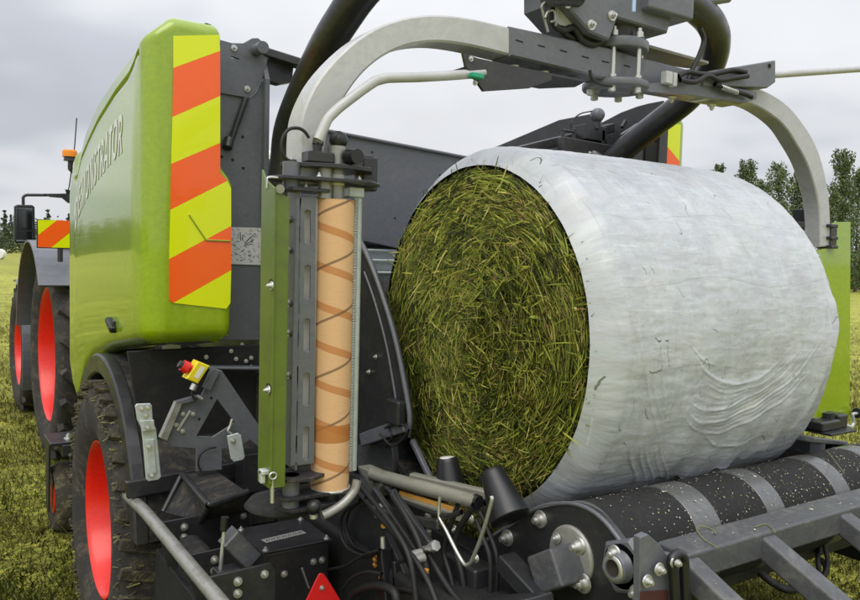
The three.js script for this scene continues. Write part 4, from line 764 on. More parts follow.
// ---------------------------------------------------------------- near side deck: rail, brackets, control box, hydraulics
{
  mesh('deck_frame', [box([-1.12, 0.42, -0.35], [0.62, 0.30, 1.1], 0.02), bar([-1.42, 0.60, -0.8], [-1.42, 0.60, 0.3], 0.05, 0.2), box([-0.85, 0.62, -0.1], [0.3, 0.5, 1.3], 0.02)], M.interior, baler, 'black underframe of the side deck');
  mesh('back_panel', plate('z', -0.98, [[-1.504,1.406],[-0.976,1.411],[-0.967,0.758],[-1.421,0.827]], 0.03), M.interior, baler, 'black panel under the green hood');
  const bp = mesh('panel_ledge', bar([-1.228,1.34,-0.93], [-0.994,1.323,-0.93], 0.06, 0.012), M.grey, baler);
  for (const b of [[-1.21,1.373,-0.975],[-1.109,1.392,-0.975],[-1.088,1.359,-0.975],[-1.046,1.348,-0.975],[-1.024,1.36,-0.975],[-1.024,1.323,-0.975]]) bolt(b, 'z', bp, 0.55);
  const rail = mesh('guard_rail', [tube([[-1.5,0.856,-1.059], [-1.5,0.852,-0.989], [-1.5, 0.87, -0.7], [-1.5, 0.87, 0.25], [-1.48, 0.86, 0.36]], 0.021, 40, 16, 0.2)], M.steel, baler, 'worn grey tube rail along the outer edge');
  mesh('reflector', rod([-1.5,0.878,-1.068], [-1.5,0.85,-1.068], 0.008), M.amber, rail);
  for (const [z, x1, h, top] of [[-0.57, -1.16, 0.16, 0.875], [-0.24, -1.28, 0.15, 0.875], [-0.03, -1.29, 0.17, 0.885]]) {
    const cp = mesh('cross_plate', plate('z', z, [[-1.485, top], [x1 - 0.015, top + 0.005], [x1, top - 0.02], [x1, top - h], [-1.46, top - h], [-1.485, top - 0.06]], 0.01, null, 0.002), M.black, baler);
    bolt([-1.405, top - 0.03, z], 'z', cp, 0.8); bolt([-1.405, top - 0.065, z], 'z', cp, 0.8); bolt([x1 - 0.035, top - 0.025, z], 'z', cp, 0.75); 
  }
  mesh('hanging_slats', [box([-1.43, 0.74, -0.50], [0.012, 0.14, 0.03], 0.003, [0.3, 0, 0.1]), box([-1.42, 0.70, -0.40], [0.012, 0.14, 0.03], 0.003, [0.3, 0, 0.1])], M.steel, baler).userData.kind = 'stuff';
  mesh('rubber_lump', box([-1.40, 0.76, -0.46], [0.08, 0.15, 0.14], 0.03, [0.2, 0.2, 0.1]), M.rubber, baler);
  // slanted bracket with emergency stop
  const sb = mesh('slanted_bracket', [plate('z', -0.72, [[-1.45,1.128],[-1.388,1.255],[-1.309,1.264],[-1.252,1.363],[-1.229,1.354],[-1.072,1.118],[-1.07,1.041],[-1.119,1.085],[-1.165,1.056],[-1.226,1.063],[-1.225,0.984],[-1.321,0.989],[-1.322,1.074],[-1.408,1.091]], 0.012, [[[-1.247,1.255],[-1.174,1.155],[-1.26,1.108],[-1.326,1.118]]], 0.002)], M.grey, baler, 'dark slanted bracket with a triangular cut-out');
  mesh('folded_lip', [plate('z', -0.70, [[-1.455,1.133],[-1.401,1.256],[-1.379,1.247],[-1.431,1.119]], 0.03)], M.steel, sb);
  mesh('lip_top', plate('z', -0.70, [[-1.401,1.256],[-1.323,1.272],[-1.323,1.257],[-1.379,1.247]], 0.03), M.grey, sb);
  mesh('slot_strip', bar([-1.391,1.147,-0.718], [-1.344,1.217,-0.718], 0.006, 0.010, 0.002), M.zinc, sb);
  for (const b of [[-1.371,1.207,-0.718],[-1.335,1.204,-0.718],[-1.395,1.17,-0.718],[-1.372,1.145,-0.718]]) bolt(b, 'z', sb, 0.55);
  for (const b of [[-1.269,1.257,-0.719],[-1.313,1.183,-0.719]]) mesh('bore', rod([b[0], b[1], b[2] - 0.001], [b[0], b[1], b[2] + 0.001], 0.005), M.interior, sb);
  const es = part('emergency_stop', baler); es.userData.label = 'yellow emergency stop box with red button';
  mesh('stop_box', plate('z', -0.66, [[-1.377,1.343],[-1.336,1.404],[-1.293,1.384],[-1.335,1.322]], 0.06, null, 0.004), M.yellowBox, es);
  mesh('stop_label', plate('z', -0.6585, [[-1.35,1.348],[-1.325,1.386],[-1.311,1.378],[-1.336,1.34]], 0.001, null, 0), M.white, es);
  mesh('stop_button', [rod([-1.354,1.37,-0.68], [-1.372,1.382,-0.68], 0.015, 0.018, 20), rod([-1.367,1.378,-0.68], [-1.386,1.39,-0.68], 0.023, 0.020, 20)], M.redPlastic, es, 'red mushroom button');
  mesh('button_collar', rod([-1.384,1.388,-0.68], [-1.397,1.396,-0.68], 0.016, 0.013, 18), M.black, es);
  mesh('box_holder', plate('z', -0.70, [[-1.301,1.299],[-1.269,1.37],[-1.243,1.357],[-1.279,1.287]], 0.03), M.grey, es);
  mesh('cable_gland', [rod([-1.34,1.319,-0.68], [-1.35,1.299,-0.68], 0.012), rod([-1.329,1.274,-0.69], [-1.311,1.261,-0.69], 0.006)], M.zinc, es);
  mesh('stop_cable', tube([[-1.344,1.3,-0.69],[-1.347,1.279,-0.69],[-1.333,1.26,-0.69]], 0.005, 16, 6), M.hose, es);
  // galvanised straps
  const gs = mesh('galvanised_strap', [plate('z', -0.64, [[-1.553,1.265],[-1.547,1.272],[-1.504,1.27],[-1.498,1.261],[-1.494,1.198],[-1.484,1.183],[-1.466,1.01],[-1.476,1.001],[-1.509,1.001],[-1.516,1.01],[-1.527,1.139],[-1.533,1.188],[-1.546,1.217]], 0.008, null, 0.002), plate('z', -0.630, [[-1.521,1.148],[-1.493,1.148],[-1.484,1.029],[-1.512,1.026]], 0.01, null, 0.002), plate('z', -0.628, [[-1.539,1.215],[-1.494,1.214],[-1.49,1.18],[-1.533,1.177]], 0.014, null, 0.002)], M.galv, baler, 'bright galvanised hinge strap next to the fender');
  for (const b of [[-1.535,1.257,-0.62],[-1.515,1.259,-0.62],[-1.522,1.232,-0.62],[-1.515,1.191,-0.62],[-1.511,1.125,-0.62],[-1.501,1.024,-0.62]]) bolt(b, 'z', gs, 0.6);
  const gs2 = mesh('galvanised_strap', [plate('z', -0.68, [[-1.221,1.119],[-1.18,1.126],[-1.168,1.117],[-1.152,1.033],[-1.159,1.023],[-1.194,1.019],[-1.205,1.032]], 0.008, null, 0.002)], M.galv, baler, 'short galvanised strap left of the green guard');
  bolt([-1.199,1.099,-0.678], 'z', gs2, 0.6); 
  mesh('bent_pin', tube([[-1.196,1.176,-0.7],[-1.203,1.151,-0.7],[-1.211,1.133,-0.7],[-1.199,1.12,-0.7]], 0.006, 16, 8), M.zinc, gs2);
  mesh('wire_loop', tube([[-1.255,1.078,-0.7],[-1.288,1.074,-0.7],[-1.314,1.055,-0.7],[-1.32,1.023,-0.7],[-1.309,0.992,-0.7]], 0.004, 24, 6), M.hose, baler);
  // boxes on the deck
  mesh('frame_beam', [bar([-1.535,0.915,-0.86], [-1.094,0.94,-0.86], 0.03, 0.065), box([-1.087,0.946,-0.8], [0.09, 0.15, 0.1])], M.black, baler, 'black frame beam and post behind the mud covered cover');
  const mb = mesh('plastic_cover', (() => {
    const T = [[-1.354,0.97,-0.782],[-1.235,0.97,-0.795],[-1.222,0.97,-0.464],[-1.377,0.97,-0.389]], B = [[-1.439,0.86,-0.718],[-1.22,0.86,-0.687],[-1.17,0.86,-0.571],[-1.35,0.86,-0.561]];
    const v = [...T, ...B].flat(), f = [0, 3, 1, 1, 3, 2, 0, 4, 7, 0, 7, 3, 3, 7, 6, 3, 6, 2, 2, 6, 5, 2, 5, 1, 1, 5, 4, 1, 4, 0, 4, 5, 6, 4, 6, 7];
    const g = new THREE.BufferGeometry(); g.setAttribute('position', new THREE.Float32BufferAttribute(v, 3)); g.setIndex(f); const h = g.toNonIndexed(); h.computeVertexNormals(); return h;
  })(), M.blackDirty, baler, 'mud splashed black plastic cover');
  mesh('cover_rim', [tube([...[[-1.357,0.973,-0.772],[-1.38,0.973,-0.38],[-1.225,0.973,-0.454]]], 0.012, 30, 8, 0.05), tube([[-1.38,0.973,-0.38], [-1.35,0.86,-0.561]], 0.012, 10, 8), tube([[-1.357,0.973,-0.772], [-1.439,0.86,-0.718]], 0.010, 10, 8)], M.black, mb);
  // control box with lid
  const cb = mesh('control_box', box([-1.155, 0.72, -0.295], [0.225, 0.27, 0.225], 0.006), M.black, baler, 'black control box with a bolted lid');
  mesh('box_lid', box([-1.155, 0.861, -0.295], [0.24, 0.008, 0.24], 0.003), M.black, cb);
  for (const [x, z] of [[-1.265, -0.40], [-1.05, -0.40], [-1.26, -0.19], [-1.05, -0.19]]) bolt([x, 0.865, z], 'y', cb, 0.6);
  const cv = document.createElement('canvas'); cv.width = 256; cv.height = 64; const x = cv.getContext('2d'); x.fillStyle = '#8e8e8c'; x.fillRect(0, 0, 256, 64); x.strokeStyle = '#2f3033'; x.lineWidth = 4; for (let i = 0; i < 7; i++) { const a = 14 + i * 34; x.beginPath(); x.moveTo(a, 46); x.lineTo(a + 8, 20); x.lineTo(a + 18, 40); x.lineTo(a + 26, 16); x.stroke(); }
  const ct = new THREE.CanvasTexture(cv); ct.colorSpace = THREE.SRGBColorSpace;
  const lg = new THREE.PlaneGeometry(0.15, 0.035).rotateX(-Math.PI / 2).rotateY(0.12).translate(-1.165, 0.8665, -0.27);
  const lm = new THREE.Mesh(lg, std({ map: ct, roughness: 0.5 })); lm.name = 'symbol_label'; cb.add(lm);
  for (const b of [[-1.10, 0.80, -0.181], [-1.2, 0.78, -0.181], [-1.07, 0.80, -0.181]]) bolt(b, 'z', cb, 0.7);
  mesh('cap_cover', plate('z', -0.10, [[-1.423,0.936],[-1.381,0.976],[-1.306,0.89],[-1.349,0.849]], 0.06, null, 0.004), M.greyDirty, cb, 'grey square cap on the corner of the control box');
  mesh('lever', [rod([-1.427,0.855,-0.12], [-1.416,0.979,-0.12], 0.006, 0.006, 10), rod([-1.427,0.843,-0.12], [-1.426,0.864,-0.12], 0.011)], M.zinc, baler, 'thin control lever with black grip');
  mesh('lever_grip', rod([-1.418,0.976,-0.12], [-1.414,1.017,-0.12], 0.010, 0.012, 14), M.plastic, baler);
  mesh('lever_socket', box([-1.409,0.845,-0.12], [0.07, 0.04, 0.05]), M.black, baler);
  mesh('small_lever', rod([-1.167,0.814,-0.12], [-1.142,0.745,-0.12], 0.0035, 0.0035, 8), M.zinc, baler);
  const tp = smooth2([[-1.203,0.741],[-1.159,0.821],[-1.152,0.829],[-1.142,0.827],[-1.132,0.815],[-1.069,0.71]], 24);
  const tri = mesh('warning_plate', plate('z', -0.02, tp, 0.006, null, 0.001), M.redPlastic, baler, 'bright red triangular plate at the bottom edge');
  bolt([-1.145,0.784,-0.02], 'z', tri, 0.5);
  // end wall and hydraulic hoses
  mesh('hose_wall', [plate('x', -0.98, [[-0.5, 1.06], [-0.1, 1.08], [0.2, 0.86], [0.35, 0.5], [-0.5, 0.5]], 0.02)], M.black, baler, 'black wall behind the hydraulic hoses');
  mesh('low_shelf', [bar([-0.9,0.655,-0.012], [-0.9,0.954,0.687], 0.10, 0.05), box([-0.84,0.84,0.301], [0.06, 0.17, 0.16], 0.01), bar([-0.8,0.958,0.425], [-0.8,0.9,0.595], 0.06, 0.05)], M.black, baler, 'black shelf and box at the bottom');
  const HZ = ['[[-1,1.059,-0.114],[-1,1.012,0.039],[-1,0.974,0.19],[-1,0.92,0.326],[-1,0.848,0.404]]', '[[-1.02,1.091,-0.05],[-1.02,1.057,0.055],[-1.02,1.008,0.193],[-1.02,0.95,0.278],[-1.02,0.821,0.326]]', '[[-0.96,1.071,0.071],[-0.96,1.02,0.167],[-0.96,0.967,0.235],[-0.96,0.881,0.281],[-0.96,0.773,0.266]]', '[[-0.94,1.038,0.086],[-0.94,0.983,0.203],[-0.94,0.931,0.269],[-0.94,0.879,0.362],[-0.94,0.855,0.457]]', '[[-1.03,1.042,-0.003],[-1.03,0.974,-0.108],[-1.03,0.907,-0.134],[-1.03,0.867,-0.076],[-1.03,0.882,0.043],[-1.03,0.919,0.116]]', '[[-1,1.04,-0.019],[-1,0.971,-0.125],[-1,0.904,-0.15],[-1,0.863,-0.092],[-1,0.876,0.014]]', '[[-1.05,0.759,-0.189],[-1.05,0.82,-0.055],[-1.05,0.89,0.054],[-1.05,0.945,0.162]]', '[[-1.06,0.747,-0.053],[-1.06,0.809,0.012],[-1.06,0.859,0.1],[-1.06,0.888,0.194]]', '[[-1.04,0.668,-0.061],[-1.04,0.734,-0.023],[-1.04,0.789,0.053],[-1.04,0.831,0.149],[-1.04,0.844,0.229],[-1.04,0.807,0.253]]', '[[-1,0.712,0.072],[-1,0.78,0.117],[-1,0.829,0.196],[-1,0.856,0.282]]', '[[-0.84,1.052,0.339],[-0.84,1.018,0.369],[-0.84,0.96,0.409],[-0.84,0.837,0.415]]', '[[-0.82,1.069,0.33],[-0.82,1.029,0.37],[-0.82,0.958,0.415],[-0.82,0.826,0.412]]', '[[-0.9,1.103,0.333],[-0.9,1.019,0.292],[-0.9,0.947,0.27],[-0.9,0.892,0.304],[-0.9,0.807,0.347]]', '[[-0.88,1.113,0.381],[-0.88,1.066,0.345],[-0.88,1.02,0.309],[-0.88,0.964,0.296],[-0.88,0.899,0.334],[-0.88,0.807,0.358]]', '[[-0.92,1.056,-0.035],[-0.92,1.041,0.053],[-0.92,1.052,0.195],[-0.92,1.066,0.304],[-0.92,1.1,0.38]]'];
  HZ.forEach((s, i) => mesh('hydraulic_hose', tube(JSON.parse(s), [0.008, 0.008, 0.011, 0.009, 0.006, 0.006, 0.005, 0.005, 0.013, 0.008, 0.007, 0.007, 0.008, 0.009, 0.008][i], 48, 9), M.hose, baler));
  const mani = part('valve_manifold', baler); mani.userData.label = 'black valve manifold with orange ringed fittings';
  mesh('manifold_block', [bar([-1,0.92,0.099], [-1,0.741,0.143], 0.04, 0.03), bar([-0.98,0.897,0.148], [-0.98,0.751,0.178], 0.04, 0.02)], M.plastic, mani);
  for (let i = 0; i < 5; i++) { const a = [[-1.01,0.891,0.063], [-1.01,0.874,0.057], [-1.01,0.859,0.058], [-1.01,0.845,0.096], [-1.01,0.832,0.096]][i]; mesh('fitting_ring', rod(a, [a[0], a[1] - 0.003, a[2] + 0.012], 0.0055, 0.0055, 12), M.brass, mani); }
  for (let i = 0; i < 9; i++) { const a = [[-1.01,0.891,0.106], [-1.01,0.877,0.1], [-1.01,0.862,0.101], [-0.99,0.868,0.138], [-0.99,0.855,0.144], [-0.99,0.837,0.145], [-0.99,0.821,0.151], [-0.99,0.845,0.173], [-0.99,0.827,0.174]][i]; mesh('fitting_nut', rod(a, [a[0], a[1] - 0.003, a[2] + 0.014], 0.005, 0.005, 6), i > 6 ? M.brass : M.zinc, mani); }
  mesh('relief_cap', rod([-1.02,0.933,0.127], [-1.02,0.965,0.123], 0.008, 0.007, 12), M.zinc, mani);
  // link arm with pivots
  const la = mesh('link_arm', [bar([-0.96,1.053,-0.041], [-0.96,0.93,0.237], 0.02, 0.03), bar([-0.95,1.071,0.054], [-0.95,0.977,0.272], 0.02, 0.03), bar([-0.93,1,0.119], [-0.93,1.038,0.29], 0.02, 0.03)], M.black, baler, 'black double link arm');
  for (const q of ['377,512', '418,557']) { const z = 0; }
  const pv = [[-0.985,1.016,0.019], [-0.985,1.003,0.038], [-0.985,0.95,0.249], [-0.985,0.941,0.265]];
  for (const p of pv) mesh('pivot_knob', [rod([p[0] + 0.02, p[1], p[2]], [p[0] - 0.012, p[1], p[2]], 0.013, 0.011, 14)], M.steel, la);
  mesh('hex_fitting', [rod([-0.95,0.956,0.241], [-0.95,0.981,0.292], 0.012, 0.012, 6), rod([-0.95,0.975,0.282], [-0.95,0.986,0.302], 0.016, 0.016, 6)], M.zinc, la);
  for (const p of [[-0.985,0.976,0.07], [-0.985,0.921,0.305]]) mesh('orange_mark', rod([p[0], p[1] + 0.004, p[2]], [p[0], p[1] - 0.004, p[2]], 0.010, 0.010, 12), M.brass, la);
  mesh('long_bolt', [rod([-0.9,1.029,0.182], [-0.9,0.972,0.182], 0.006), rod([-0.9,0.982,0.184], [-0.9,0.966,0.183], 0.011, 0.011, 6), rod([-0.9,1.032,0.182], [-0.9,1.02,0.182], 0.010, 0.010, 6)], M.zinc, la);
  for (const b of [[-0.86,0.956,0.371],[-0.86,1.059,0.342],[-0.86,1.003,0.266]]) bolt(b, 'x', la, 0.8);
}

// ---------------------------------------------------------------- the bale on the wrapping table
{
  const bale = thing('round_bale', 'round bale in white film with bare grass end face, lying on the wrapping table', 'bale');
  const CY = 1.54, XN = -0.634, XF = 0.50;
  const folds = ['[[-0.289,-1.218],[-0.227,-5.834],[-0.124,-9.26],[-0.025,-9.607],[0.083,-6.718],[0.195,-0.463]]', '[[-0.218,-9.216],[-0.134,-11.797],[-0.018,-11.431],[0.104,-8.324],[0.235,-1.514]]', '[[-0.278,-13.893],[-0.223,-16.116],[-0.114,-16.453],[0.02,-13.215],[0.145,-9.17],[0.29,0.369]]', '[[-0.288,-15.852],[-0.23,-19.413],[-0.141,-20.288],[-0.021,-18.208],[0.112,-13.89],[0.25,-7.636],[0.347,1.982]]', '[[-0.291,-17.901],[-0.224,-22.006],[-0.098,-24.053],[0.032,-20.996],[0.177,-15.985],[0.308,-7.959]]', '[[-0.519,6.512],[-0.492,-3.573],[-0.438,-14.543],[-0.356,-24.395]]', '[[-0.481,3.91],[-0.444,-9.055],[-0.357,-21.205]]', '[[-0.185,-23.085],[-0.091,-28.408],[0.031,-29.229],[0.166,-26.304]]', '[[-0.313,2.033],[-0.256,-2.166],[-0.16,-4.828]]'].map((s) => JSON.parse(s).map(([x, t]) => [x, t * D2R * 0.63]));
  const amps = [0.003, 0.0025, 0.0034, 0.0034, 0.003, 0.003, 0.0024, 0.0028, 0.0022];
  const re = (P, n) => Array.from({ length: n }, (_, i) => { const t = i / (n - 1) * (P.length - 1), k = Math.min(P.length - 2, Math.floor(t)), f = t - k; return [P[k][0] + (P[k + 1][0] - P[k][0]) * f, P[k][1] + (P[k + 1][1] - P[k][1]) * f]; });
  const spl = (P, n) => new THREE.CatmullRomCurve3(P.map((p) => new THREE.Vector3(p[0], p[1], 0))).getPoints(n).map((p) => [p.x, p.y]);
  for (let k = 0; k < 4; k++) { const A = re(folds[k], 9), B = re(folds[k + 1], 9); for (const w of [0.35, 0.68]) { folds.push(A.map((a, i) => [a[0] + (B[i][0] - a[0]) * w, a[1] + (B[i][1] - a[1]) * w])); amps.push(w < 0.5 ? 0.0018 : 0.0014); } }
  for (let k = 0; k < folds.length; k++) folds[k] = spl(folds[k], 16);
  const fbox = folds.map((F) => [Math.min(...F.map((p) => p[0])) - 0.05, Math.max(...F.map((p) => p[0])) + 0.05, Math.min(...F.map((p) => p[1])) - 0.05, Math.max(...F.map((p) => p[1])) + 0.05]);
  const segd = (px, py, a, b) => { const dx = b[0] - a[0], dy = b[1] - a[1], t = Math.max(0, Math.min(1, ((px - a[0]) * dx + (py - a[1]) * dy) / (dx * dx + dy * dy))); return [Math.hypot(px - a[0] - dx * t, py - a[1] - dy * t), t]; };
  function edgeX(th) { return -0.62 + 0.14 * sstep(25, -28, th) + 0.16 * sstep(-24, -45, th) + 0.004 * Math.sin(th * 0.21); }
  function disp(x, th) { // th in radians, -pi..pi, 0 = towards the rear, pi/2 = up
    const cs = Math.cos(th), sn = Math.sin(th), s = th * 0.63;
    let d = 0.009 * fbm(x * 2.4 + 4, cs * 2.2, sn * 2.2, 3);
    d += 0.0035 * fbm(x * 5, cs * 14, sn * 14 + 3, 3);                 // ripples along the axis
    d += 0.0022 * fbm(x * 38, cs * 2.2, sn * 2.2, 3);                  // fine runs round the bale
    d += 0.0016 * fbm(x * 16, cs * 34, sn * 34, 2);
    const thd = th / D2R;
    if (thd > -60 && thd < 115) {
      const ex = edgeX(thd) - 0.0; d += 0.0012 * sstep(-0.003, 0.003, x - ex) + 0.0012 * Math.exp(-Math.pow((x - ex - 0.004) / 0.004, 2));
      const q = Math.max(0, 1 - Math.abs(thd + 15) / 45); // pleats next to the film edge
      for (let k = 0; k < 6; k++) d += q * 0.0026 * Math.exp(-Math.pow((x - ex - 0.02 - k * 0.021 - 0.010 * Math.sin(k * 2.1 + s * 5)) / 0.0045, 2));
      for (let k = 0; k < folds.length; k++) {
        const F = folds[k], bb = fbox[k]; let b = 9, tt = 0; if (x < bb[0] || x > bb[1] || s < bb[2] || s > bb[3]) continue;
        for (let i = 0; i < F.length - 1; i++) { const [r, t] = segd(x, s, F[i], F[i + 1]); if (r < b) { b = r; tt = (i + t) / (F.length - 1); } }
        if (b < 0.05) d += amps[k] * Math.sin(Math.PI * Math.min(1, 0.12 + 0.85 * tt)) * (Math.exp(-Math.pow(b / 0.0036, 2)) + 0.2 * Math.exp(-Math.pow(b / 0.013, 2)));
      }
    }
    return d;
  }
  const prof = []; // [x, r]
  for (let i = 0; i <= 12; i++) { const a = i / 12 * 1.5708; prof.push([XN + 0.085 * i / 12, 0.556 + 0.066 * (1 - Math.pow(1 - i / 12, 1.7))]); }
  for (let i = 1; i < 280; i++) { const t = i / 280; prof.push([XN + 0.085 + (XF - 0.07 - XN - 0.085) * t, 0.622 + 0.008 * Math.sin(Math.PI * t)]); }
  for (let i = 0; i <= 12; i++) { const a = i / 12 * 1.5708; prof.push([XF - 0.07 + 0.07 * Math.sin(a), 0.556 + 0.066 * Math.cos(a)]); }
  const NT = 620, np = prof.length, pos = new Float32Array(np * (NT + 1) * 3), uv = new Float32Array(np * (NT + 1) * 2), idx = [];
  for (let j = 0; j <= NT; j++) { // denser on the side away from the baler
    const th = (j < 60 ? -180 + 115 * j / 60 : j < 570 ? -65 + 190 * (j - 60) / 510 : 125 + 55 * (j - 570) / 50) * D2R;
    for (let i = 0; i < np; i++) {
      const [x, r] = prof[i], e = Math.min(1, Math.max(0.25, (x - XN) / 0.06)), R = r + disp(x, th) * e, k = j * np + i;
      pos[k * 3] = x + 0.012 * fbm(Math.cos(th) * 3, Math.sin(th) * 3, 2, 2); pos[k * 3 + 1] = CY + Math.sin(th) * R; pos[k * 3 + 2] = Math.cos(th) * R;
      uv[k * 2] = (i / (np - 1)); uv[k * 2 + 1] = (th / Math.PI + 1) / 2;
      if (i < np - 1 && j < NT) idx.push(k, k + np, k + 1, k + 1, k + np, k + np + 1);
    }
  }
  const g = new THREE.BufferGeometry(); g.setAttribute('position', new THREE.BufferAttribute(pos, 3)); g.setAttribute('uv', new THREE.BufferAttribute(uv, 2)); g.setIndex(idx); g.computeVertexNormals();
  // film colour: milky white over grass, smears, stems caught under the film
  const cv = document.createElement('canvas'); cv.width = 1024; cv.height = 2048; const c = cv.getContext('2d');
  c.fillStyle = '#b4b9bf'; c.fillRect(0, 0, 1024, 2048);
  for (let i = 0; i < 9000; i++) { const a = rr(0.015, 0.06); c.fillStyle = rnd() < 0.55 ? `rgba(130,135,140,${a})` : `rgba(228,233,238,${a * 1.3})`; c.beginPath(); c.ellipse(rr(-20, 1044), rr(-20, 2068), rr(4, 60), rr(3, 22), rr(-0.5, 0.5), 0, 6.283); c.fill(); }
  for (let i = 0; i < 5000; i++) { c.strokeStyle = rnd() < 0.6 ? `rgba(112,116,116,${rr(0.05, 0.24)})` : `rgba(244,247,248,${rr(0.1, 0.35)})`; c.lineWidth = rr(0.5, 1.6); const x = rr(0, 1024), y = rr(0, 2048), ax = rnd() < 0.6; const l = rr(8, 90); c.beginPath(); c.moveTo(x, y); c.lineTo(x + (ax ? l : rr(-6, 6)), y + (ax ? rr(-5, 5) : l * 0.7)); c.stroke(); }
  for (let k = 0; k < 16; k++) { const y = k * 131 + rr(-20, 20); c.strokeStyle = 'rgba(120,126,120,0.30)'; c.lineWidth = 1.6; c.beginPath(); c.moveTo(60, y); for (let x = 60; x < 1024; x += 40) c.lineTo(x, y + 8 * Math.sin(x * 0.01 + k) + rr(-2, 2)); c.stroke(); }
  for (let i = 0; i < 170; i++) { c.strokeStyle = `rgba(58,62,40,${rr(0.25, 0.8)})`; c.lineWidth = rr(0.8, 2.2); let x = rr(0, 1024), y = rr(0, 2048), a = rr(0, 6.28); c.beginPath(); c.moveTo(x, y); const n = 2 + Math.floor(rr(0, 4)); for (let q = 0; q < n; q++) { a += rr(-0.8, 0.8); x += Math.cos(a) * rr(3, 12); y += Math.sin(a) * rr(3, 12); c.lineTo(x, y); } c.stroke(); }
  for (let i = 0; i < 700; i++) { c.fillStyle = `rgba(70,74,52,${rr(0.15, 0.6)})`; c.fillRect(rr(0, 1024), rr(0, 2048), rr(0.8, 3), rr(0.8, 3)); }
  const ft = new THREE.CanvasTexture(cv); ft.colorSpace = THREE.SRGBColorSpace; ft.anisotropy = 8;
  const filmBump = tex(512, 512, (u, v) => 0.5 + 0.5 * tfbm(u, v, 26, 3, 4), false, [3, 9]);
  M.film = phys({ map: ft, roughness: 0.42, bumpMap: filmBump, bumpScale: 0.0012, clearcoat: 0.35, clearcoatRoughness: 0.3, side: THREE.DoubleSide });
  const film = new THREE.Mesh(g, M.film); film.name = 'wrap_film'; film.castShadow = film.receiveShadow = true; bale.add(film);
  // outer film layer hanging loose round the lower flank, with a ruffled hem
  {
    const hem = [[-0.64, -40], [-0.33, -41], [-0.24, -43], [-0.02, -38.5], [0.18, -33], [0.29, -26], [0.35, -18], [0.40, -8], [0.43, 6], [0.47, 20]];
    const nx = 280, nt = 230, P = [], Q = [], I = [];
    for (let j = 0; j <= nt; j++) for (let i = 0; i <= nx; i++) {
      const t = j / nt, u = i / nx, thTop = 34;
      const xr = -0.50 + (0.428 + 0.50) * u, hemT = lerpTable(hem, xr) + 1.2 * Math.sin(xr * 60) + 1.5 * fbm(xr * 14, 1, 1, 3), thd = thTop + (hemT - thTop) * t;
      const xl = edgeX(thd) + 0.01, x = xl + (0.428 - xl) * u;
      const lift = -0.005 * Math.max(1 - sstep(0, 0.05, u), 1 - sstep(0, 0.12, t)) + 0.0008 + 0.026 * sstep(0.4, 1, t) * (0.15 + 0.85 * sstep(0, 0.4, u)) + 0.005 * t * t * sstep(0, 0.2, u) * Math.sin(x * 42 + 3 * fbm(x * 6, t * 3, 2, 2));
      const th = thd * D2R, e = Math.min(1, (XF - x) / 0.07), rad = (x > XF - 0.07 ? 0.556 + 0.066 * Math.sqrt(Math.max(0, 1 - Math.pow((x - XF + 0.07) / 0.07, 2))) : x < XN + 0.085 ? 0.556 + 0.066 * (1 - Math.pow(Math.max(0, (XN + 0.085 - x) / 0.085), 1.7)) : 0.624) + disp(x, th) * Math.max(0.3, e) + lift;
      P.push(x, CY + Math.sin(th) * rad, Math.cos(th) * rad); Q.push((x - XN) / (XF - XN), (th / Math.PI + 1) / 2);
      if (i < nx && j < nt) { const k = j * (nx + 1) + i; I.push(k, k + nx + 1, k + 1, k + 1, k + nx + 1, k + nx + 2); }
    }
    const h = new THREE.BufferGeometry(); h.setAttribute('position', new THREE.Float32BufferAttribute(P, 3)); h.setAttribute('uv', new THREE.Float32BufferAttribute(Q, 2)); h.setIndex(I); h.computeVertexNormals();
    const m = new THREE.Mesh(h, M.film); m.name = 'loose_film'; m.userData.label = 'loose outer film layer with ruffled lower hem'; m.castShadow = m.receiveShadow = true; bale.add(m);
  }
  // grass ends
  M.bed = std({ map: tex(256, 256, (u, v) => { const a = tfbm(u, v, 30, 3, 4); return [0.15 + 0.2 * a, 0.15 + 0.2 * a, 0.06 + 0.1 * a]; }, true, [4, 4]), roughness: 0.95 });
  mesh('grass_bed', lathe([[0, XN + 0.005], [0.3, XN + 0.008], [0.562, XN + 0.018], [0.57, XN + 0.06]], 'x', [0, CY, 0], 60), M.bed, bale);
  mesh('grass_bed', lathe([[0.57, XF - 0.06], [0.56, XF - 0.012], [0, XF - 0.006]], 'x', [0, CY, 0], 60), M.bed, bale);
  const strip = (L, w, bend) => {
    const p = [], n = [], id = [], q = [];
    for (let i = 0; i <= 4; i++) { const t = i / 4 - 0.5, ww = w * (1 - Math.pow(Math.abs(t) * 2, 3) * 0.75), y = bend * (t * t - 0.1) * L; p.push(t * L, y - ww, 0, t * L, y + ww, 0); p[p.length - 4] = 0.0015; n.push(0, -0.35, 0.93, 0, 0.35, 0.93); if (i < 4) { const k = i * 2; id.push(k, k + 2, k + 1, k + 1, k + 2, k + 3); } }
    const G = new THREE.BufferGeometry(); G.setAttribute('position', new THREE.Float32BufferAttribute(p, 3)); G.setAttribute('normal', new THREE.Float32BufferAttribute(n, 3)); G.setIndex(id); return G;
  };
  const pal = [[0.08, 0.105, 0.014], [0.15, 0.19, 0.02], [0.25, 0.28, 0.035], [0.40, 0.41, 0.06], [0.56, 0.50, 0.15], [0.27, 0.19, 0.06], [0.03, 0.035, 0.01], [0.32, 0.38, 0.05]];
  const smat = std({ color: 0xffffff, roughness: 0.62, side: THREE.DoubleSide });
  const sets = [[strip(0.10, 0.0018, 0.10), 13000], [strip(0.055, 0.0020, 0.12), 9000], [strip(0.16, 0.0015, 0.16), 3600], [strip(0.06, 0.0036, 0.2), 1600]];
  const o = new THREE.Object3D(), col = new THREE.Color();
